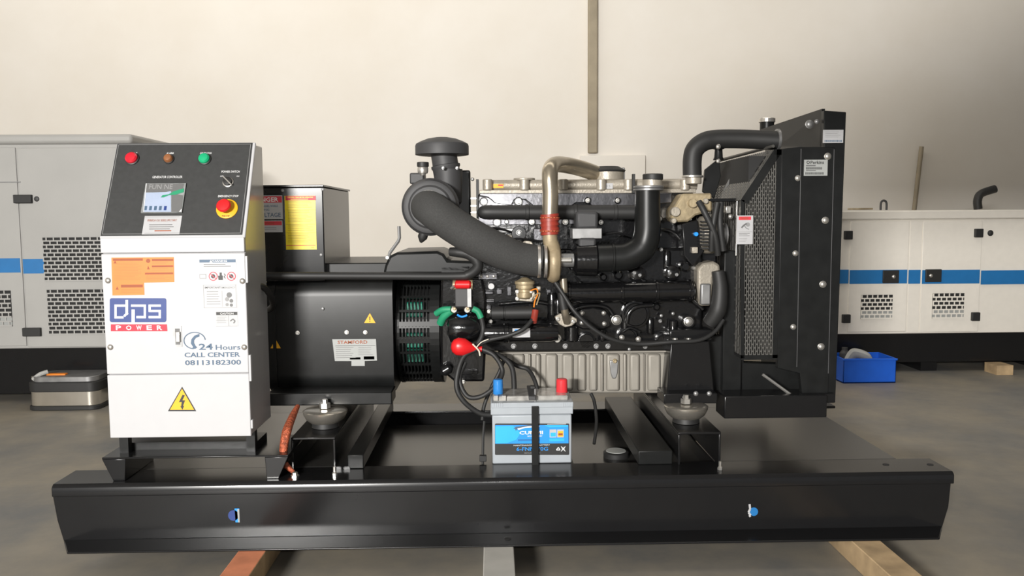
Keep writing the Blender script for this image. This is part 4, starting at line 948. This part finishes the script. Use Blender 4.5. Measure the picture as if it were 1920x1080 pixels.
# cables -------------------------------------------------------------------
CAT = 'cable'
def cable(label, pts, r, m='rubber', name='battery_cable', grp=None):
    o = tubep(name, None, m, pts, r); tag(o, label, CAT, grp); return o
loom = tag(tubep('wiring_conduit', None, 'rubber', [(486,517,.30),(560,517,.31),(700,517.5,.33),(850,518,.34),(878,515,.34),(895,502,.35),(893,488,.36),(878,477,.37),(858,473,.38),(844,472,.39)], [7,7,7.2,7.5,9,10,10,9.5,9.5,8], seg=18), 'long black conduit running from white cabinet across the alternator, hooked at its end', 'conduit')
c1 = cable('black battery cable making the outer, lowest loop left of the battery', [(893,655,.28),(870,668,.27),(858,700,.25),(857,730,.24),(872,755,.24),(900,775,.25),(922,778,.26)], 5)
c2 = cable('black battery cable making the inner round coil left of the blue cap', [(895,652,.29),(925,665,.28),(942,695,.27),(930,722,.24),(905,742,.23),(880,745,.24),(866,728,.25),(862,705,.26),(872,680,.28)], 4.5)
c3 = cable('black battery cable arching right and down behind the battery', [(898,656,.30),(920,661,.30),(945,672,.31),(960,690,.31),(964,725,.31),(961,745,.31)], 5)
c4 = cable('thin black cable hanging steeply from the bag behind the battery', [(948,668,.33),(935,700,.33),(922,725,.32),(908,760,.30),(904,788,.28)], 3.5)
c5 = cable('black lead rising from the red bag to the copper pump connector', [(893,650,.29),(915,638,.28),(950,630,.28),(980,618,.28),(998,600,.30)], 4.2, name='starter_lead')
lug = cable('red sleeve on wires below the brass fuel pump', [(1000,604,.30),(1002,595,.31),(1004,582,.32)], 6.5, 'redhose', 'wire_sleeve'); lug['category'] = 'sleeve'
c6 = cable('black cable drooping from the turbocharger along the lower engine block to the front', [(1040,528,.33),(1056,552,.32),(1078,585,.30),(1110,615,.30),(1150,637,.31),(1200,645,.33),(1260,641,.33),(1310,638,.34),(1340,622,.36),(1356,600,.38)], 4, name='sensor_cable')
c7 = cable('black cable sagging over oil pan from bag to the battery bolt', [(900,656,.31),(945,672,.36),(970,686,.38),(990,693,.37),(1002,712,.33),(1009,735,.30)], 4, name='earth_cable')
for nm_, lb, pts in (('wire','thin orange wire curling over the fuel pump terminals',[(995,545,.35),(1006,542,.33),(1008,552,.33),(1003,564,.32),(1001,576,.32)]),('wire','thin brass coloured wire beside the fuel pump',[(998,562,.35),(1002,555,.33),(1012,550,.33),(1006,572,.32)])):
    o = tubep(nm_, None, 'orange' if 'orange' in lb else 'brass', pts, 1.4, seg=6); tag(o, lb, 'wire')
c8 = cable('short black cable below oil pan, crossing the floor view right of battery', [(1108,738,.46),(1114,752,.44),(1118,780,.40),(1118,800,.36),(1114,832,.3)], 3.2, name='fuel_hose')
for pts, lb in (([(868,715,.36),(905,735,.33),(912,760,.31)], 0),): pass
bag = thing('bagged_cable_end', 'bright red bag tied over cable ends below the starter motor', 'cable end', (P(868,665,.27).x,.27,P(868,668,.27).z))
A = P(846,648,.27); B = P(903,655,.28); L = (B-A).length; k = S(.27)
MB().lathe(A, B-A, [(0,5*k),(.06*L,12*k),(.2*L,17*k),(.42*L,17*k),(.62*L,11*k),(.8*L,5.5*k),(.86*L,4*k),(1*L,6*k)], 18, sx=.8).build('bag', 'red', bag, smooth=60)
tubep('cable_tie', bag, 'ties', [(886,645,.26),(893,652,.26),(898,658,.26),(900,667,.26)], 1.6, seg=6); tubep('cable_tie', bag, 'ties', [(893,652,.26),(902,642,.26),(916,636,.26)], 1, seg=6)
gs = tag(tubep('ground_strap', None, 'copper', [(558,762,.26),(549,780,.20),(538,808,.11),(532,840,.085),(532,866,.08),(551,886,.07)], [5,8,10,9,8,4], flat=.85, seg=18), 'braided copper ground strap from alternator rail down to black skid beam', 'ground strap')
p = P(553,889,.06); p.z = ZD+.0005; MB().lathe(p, EZ, [(0,.015),(.003,.015),(.0035,.010),(.012,.010),(.014,.006)], 6).build('strap_bolt', 'chrome', base)
# ================================================================== TIMBERS
def timber(px0, px1, m, lb, mats=None):
    x0 = P(px0,1027,-.09).x; x1 = P(px1,1027,-.09).x
    mb = MB().box((x0,-1.0,0), (x1,1.6,ZB-.0005)); o = mb.build('timber_beam', mats or [m], None, .003); tag(o, lb, 'timber', 'timbers under the skid base')
    return o
ta = timber(448, 500, 'wood', 'timber beam with orange-painted top beneath the left end of skid'); ta.data.materials.append(M['wood_o'])
for f in ta.data.polygons:
    if f.normal.z > .9: f.material_index = 1
timber(907, 963, 'wood_g', 'pale grey timber beam under the middle of the skid'); timber(1594, 1648, 'wood', 'bare brown timber beam beneath right end of skid')
# ================================================================== RIGHT CANOPY GENERATOR
def canopy_vent(par, x0, y0, x1, y1, Y, cols, rows, m, darkfrac=1.0):
    a = P(x0,(y0+y1)/2,Y); b = P(x1,(y0+y1)/2,Y); zt_ = P((x0+x1)/2,y0,Y).z; zb_ = P((x0+x1)/2,y1,Y).z
    w_ = b.x-a.x; h_ = zt_-zb_
    v = MB().box((a.x,Y+.001-.003,zb_), (b.x,Y+.003,zt_)).build('vent', 'dark', par)
    if darkfrac < 1: MB().box((a.x,Y-.0035,zb_), (b.x,Y-.002,zb_+h_*(1-darkfrac))).build('vent_baffle', 'stick_g', v)
    mb = MB(); perf(mb, Vector((a.x,Y-.010,zb_)), EZ, EX, EY, h_, w_, h_/rows, h_/rows*.68, w_/cols, w_/cols*.18, .006); mb.build('vent_grille', m, v)
    return v
GY = 3.2
rg = thing('canopy_generator', 'cream canopy generator with blue stripe standing behind the radiator at right', 'generator', (P(1750,700,GY).x,GY+.5,0))
gx0 = P(1500,510,GY).x; gx1 = P(2140,510,GY).x; gz0 = P(1750,625,GY).z; gz1 = P(1750,411,GY).z; gzt = P(1750,394,GY).z
rbdy = MB().box((gx0,GY,gz0), (gx1,GY+1.0,gz1)).build('canopy_body', 'canopy', rg, .006)
MB().box((gx0-.02,GY-.015,gz1), (gx1+.02,GY+1.02,gzt)).build('canopy_roof', 'canopy', rg, .01)
MB().box((gx0+.02,GY+.02,.07), (gx1-.02,GY+.98,gz0)).build('generator_skid', 'black', rg, .006)
def leaf(x0, x1, par, Y, y0=412, y1=624):
    return boxp('canopy_door', par, 'canopy', x0, y0+3, x1, y1-2, Y-.008, Y+.002, .003)
d1 = leaf(1592, 1702, rg, GY); d2 = leaf(1728, 1838, rg, GY)
boxp('centre_post', rg, 'canopy', 1704, 414, 1726, 623, GY-.004, GY, .002)
for x0, x1 in ((1500,1591),(1593,1701),(1704,1726),(1729,1837),(1840,2140)):
    boxp('blue_stripe', rg, 'blue', x0, 506, x1, 532, GY-.0095, GY-.003, .0005)
for px, py in ((1592,441),(1588,598),(1837,437),(1831,594)): boxp('hinge', rg, 'rubber', px-7.5, py-8, px+7.5, py+8, GY-.03, GY-.002, .004)
for px, py in ((1671,519),(1751,517)):
    l_ = boxp('latch', rg, 'rubber', px-15, py-12, px+15, py+12, GY-.02, GY-.005, .004); domebolt('key_lock', l_, 'steel', px+5 if px<1700 else px-5, py, 3, GY-.02)
domebolt('fuel_cap', rg, 'rubber', 1857, 437, 5, GY)
canopy_vent(rg, 1614, 553, 1673, 598, GY-.009, 6, 6, 'canopy', .66); canopy_vent(rg, 1748, 550, 1807, 597, GY-.009, 6, 6, 'canopy', .66)
tubep('exhaust_elbow', rg, 'rubber', [(1834,392,GY+.4),(1833,376,GY+.4),(1840,363,GY+.4),(1866,354,GY+.4)], 7.5); tubep('lifting_eye', rg, 'plastic', [(1651,394,GY+.4),(1652,380,GY+.4),(1657,376,GY+.4),(1662,380,GY+.4),(1662,394,GY+.4)], 2, seg=8); boxp('roof_plate', rg, 'brass', 1610, 390, 1637, 393, GY+.3, GY+.5)
# LEFT CANOPY GENERATOR
LY = 2.55
lg = thing('canopy_generator', 'large grey-white canopy generator with blue stripe behind the control cabinet', 'generator', (P(0,735,LY).x,LY+.5,0))
lx1 = P(252,450,LY).x; lx0 = P(-420,450,LY).x; lz0 = P(100,653,LY).z; lz1 = P(100,252,LY).z
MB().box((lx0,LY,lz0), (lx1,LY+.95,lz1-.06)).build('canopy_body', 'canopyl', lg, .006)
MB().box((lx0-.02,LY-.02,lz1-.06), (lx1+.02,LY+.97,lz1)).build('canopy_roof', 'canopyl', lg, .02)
MB().box((lx0+.02,LY+.02,.05), (lx1-.02,LY+.93,lz0)).build('generator_skid', 'black', lg, .006)
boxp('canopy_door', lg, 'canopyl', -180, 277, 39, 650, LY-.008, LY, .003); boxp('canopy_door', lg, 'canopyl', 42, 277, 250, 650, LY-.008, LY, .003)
boxp('rain_gutter', lg, 'inkl', -180, 341, 38, 343, LY-.012, LY-.006, .001)
for px, py in ((41,373),(58,623)): boxp('latch', lg, 'rubber', px-17, py-8, px+17, py+8, LY-.03, LY-.006, .004)
domebolt('fuel_cap', lg, 'plastic', 69, 373, 5, LY-.006)
boxp('blue_stripe', lg, 'blue', -180, 485, 38, 512, LY-.0095, LY-.003, .0005); boxp('blue_stripe', lg, 'blue', 43, 485, 250, 512, LY-.0095, LY-.003, .0005)
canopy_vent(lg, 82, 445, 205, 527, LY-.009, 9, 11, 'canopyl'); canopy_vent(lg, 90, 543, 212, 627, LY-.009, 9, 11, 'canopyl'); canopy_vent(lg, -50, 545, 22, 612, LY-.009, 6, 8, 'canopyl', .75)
# ================================================================== SMALL BACKGROUND THINGS
def fl(px, py): return PZ(px, py, 0)
# blue crate
p0 = fl(1590,717); p1 = fl(1683,718); cy_ = p1.y; cx0_ = P(1581,700,cy_).x; cx1_ = P(1680,700,cy_).x; ch_ = P(1640,672,cy_).z
cr = thing('storage_crate', 'bright blue plastic crate on the floor before the cream generator', 'crate', ((cx0_+cx1_)/2, cy_+.15, 0))
mb = MB(); dd = .26; t_ = .008; ti = .015
for a, b in (((cx0_,cy_),(cx1_,cy_+t_)), ((cx0_,cy_+dd-t_),(cx1_,cy_+dd)), ((cx0_,cy_),(cx0_+t_,cy_+dd)), ((cx1_-t_,cy_),(cx1_,cy_+dd))): mb.box((a[0],a[1],0.001), (b[0],b[1],ch_))
mb.box((cx0_,cy_,.001), (cx1_,cy_+dd,.012)); cb = mb.build('tub', 'crate', cr, .003)
MB().box((cx0_-.006,cy_-.008,ch_-.015), (cx1_+.006,cy_+.002,ch_)).build('rim', 'crate', cr, .003)
rag = MB(); c0 = Vector(((cx0_+cx1_)/2-.03, cy_+.13, ch_-.05))
rag.tube([c0+Vector((-.08,0,0)), c0+Vector((-.02,.02,.06)), c0+Vector((.05,-.02,.05)), c0+Vector((.09,0,0))], [.03,.045,.035,.02], 10, flat=.6)
tag(rag.build('rag', 'grey'), 'crumpled grey rag lying in the blue crate', 'rag')
bt = MB().lathe(c0+Vector((-.07,.05,-.05)), EZ, [(0,.035),(.11,.035),(.13,.02),(.15,.02)], 16).build('bottle', 'plastic'); tag(bt, 'small dark bottle standing in the blue crate', 'bottle')
# left silver canister case
q = fl(110,770); Yc = q.y; tcx = thing('tool_case', 'low chrome-sided case with black band and orange handle on the floor', 'case', (P(115,750,Yc).x, Yc+.15, 0))
def rc_layer(name, m, ya, yb, gx, par, inset=0):
    z1_ = P(115,ya,Yc).z; z0_ = max(.001, P(115,yb,Yc).z); x0 = P(47,740,Yc).x+inset; x1 = P(183,740,Yc).x-inset; y0 = Yc+inset; y1 = Yc+.28-inset; r = .06; pts = []
    for cx, cy, a0 in ((x1-r,y1-r,0),(x0+r,y1-r,90),(x0+r,y0+r,180),(x1-r,y0+r,270)):
        for k_ in range(7): a = math.radians(a0+15*k_); pts.append((cx+r*math.cos(a), cy+r*math.sin(a), z0_))
    return MB().prism(pts, (0,0,z1_-z0_)).build(name, m, par, .003, smooth=25)
rc_layer('base_rim', 'rubber', 762, 771, 0, tcx); rc_layer('shell', 'chrome', 735, 762, 0, tcx, .008); rc_layer('band', 'rubber', 718, 735, 0, tcx, .002); rc_layer('lid', 'dull', 708, 718, 0, tcx, .02)
boxp('handle', tcx, 'orange', 86, 701, 122, 707, Yc+.08, Yc+.12, .005)
for px, rr in ((68,8),(138,9),(165,7)): cylp('lid_cap', tcx, 'chrome', (px,712), (px,705), rr, Yc+.09)
tubep('strap', tcx, 'grey', [(62,712,Yc+.05),(75,702,Yc+.06),(90,697,Yc+.08)], 4, seg=8)
# brown block under the cream generator
q = fl(1884,703); tag(MB().box((q.x-.06,q.y,.0), (q.x+.06,q.y+.15,.069)).build('wood_block', 'wood'), 'small brown wood block under the cream generator skid', 'wood block')
# supports so the canopies stand on something
for gx in (gx0+.3, gx0+1.0, gx0+1.9): MB().box((gx-.06,GY+.05,0), (gx+.06,GY+.95,.07)).build('skid_foot', 'black', rg)
for gx in (lx0+.4, lx1-.5): MB().box((gx-.06,LY+.05,0), (gx+.06,LY+.9,.05)).build('skid_foot', 'black', lg)
# wall pole, box, rod
o = boxp('wall_pole', None, 'pole', 1103, -60, 1121, 287, WY-.06, WY-.001, .012); tag(o, 'tall beige vertical pole fixed to the plaster wall', 'pole')
o = boxp('wall_box', None, 'wall', 1088, 291, 1210, 420, WY-.05, WY-.001, .006); tag(o, 'cream box on the wall directly below the beige pole', 'wall box')
o = tubep('wall_rod', None, 'pole', [(1728,275,WY-.06),(1711,420,WY-.06)], 4, seg=10, smooth=False); tag(o, 'short leaning brown rod against the wall behind the cream generator', 'rod')
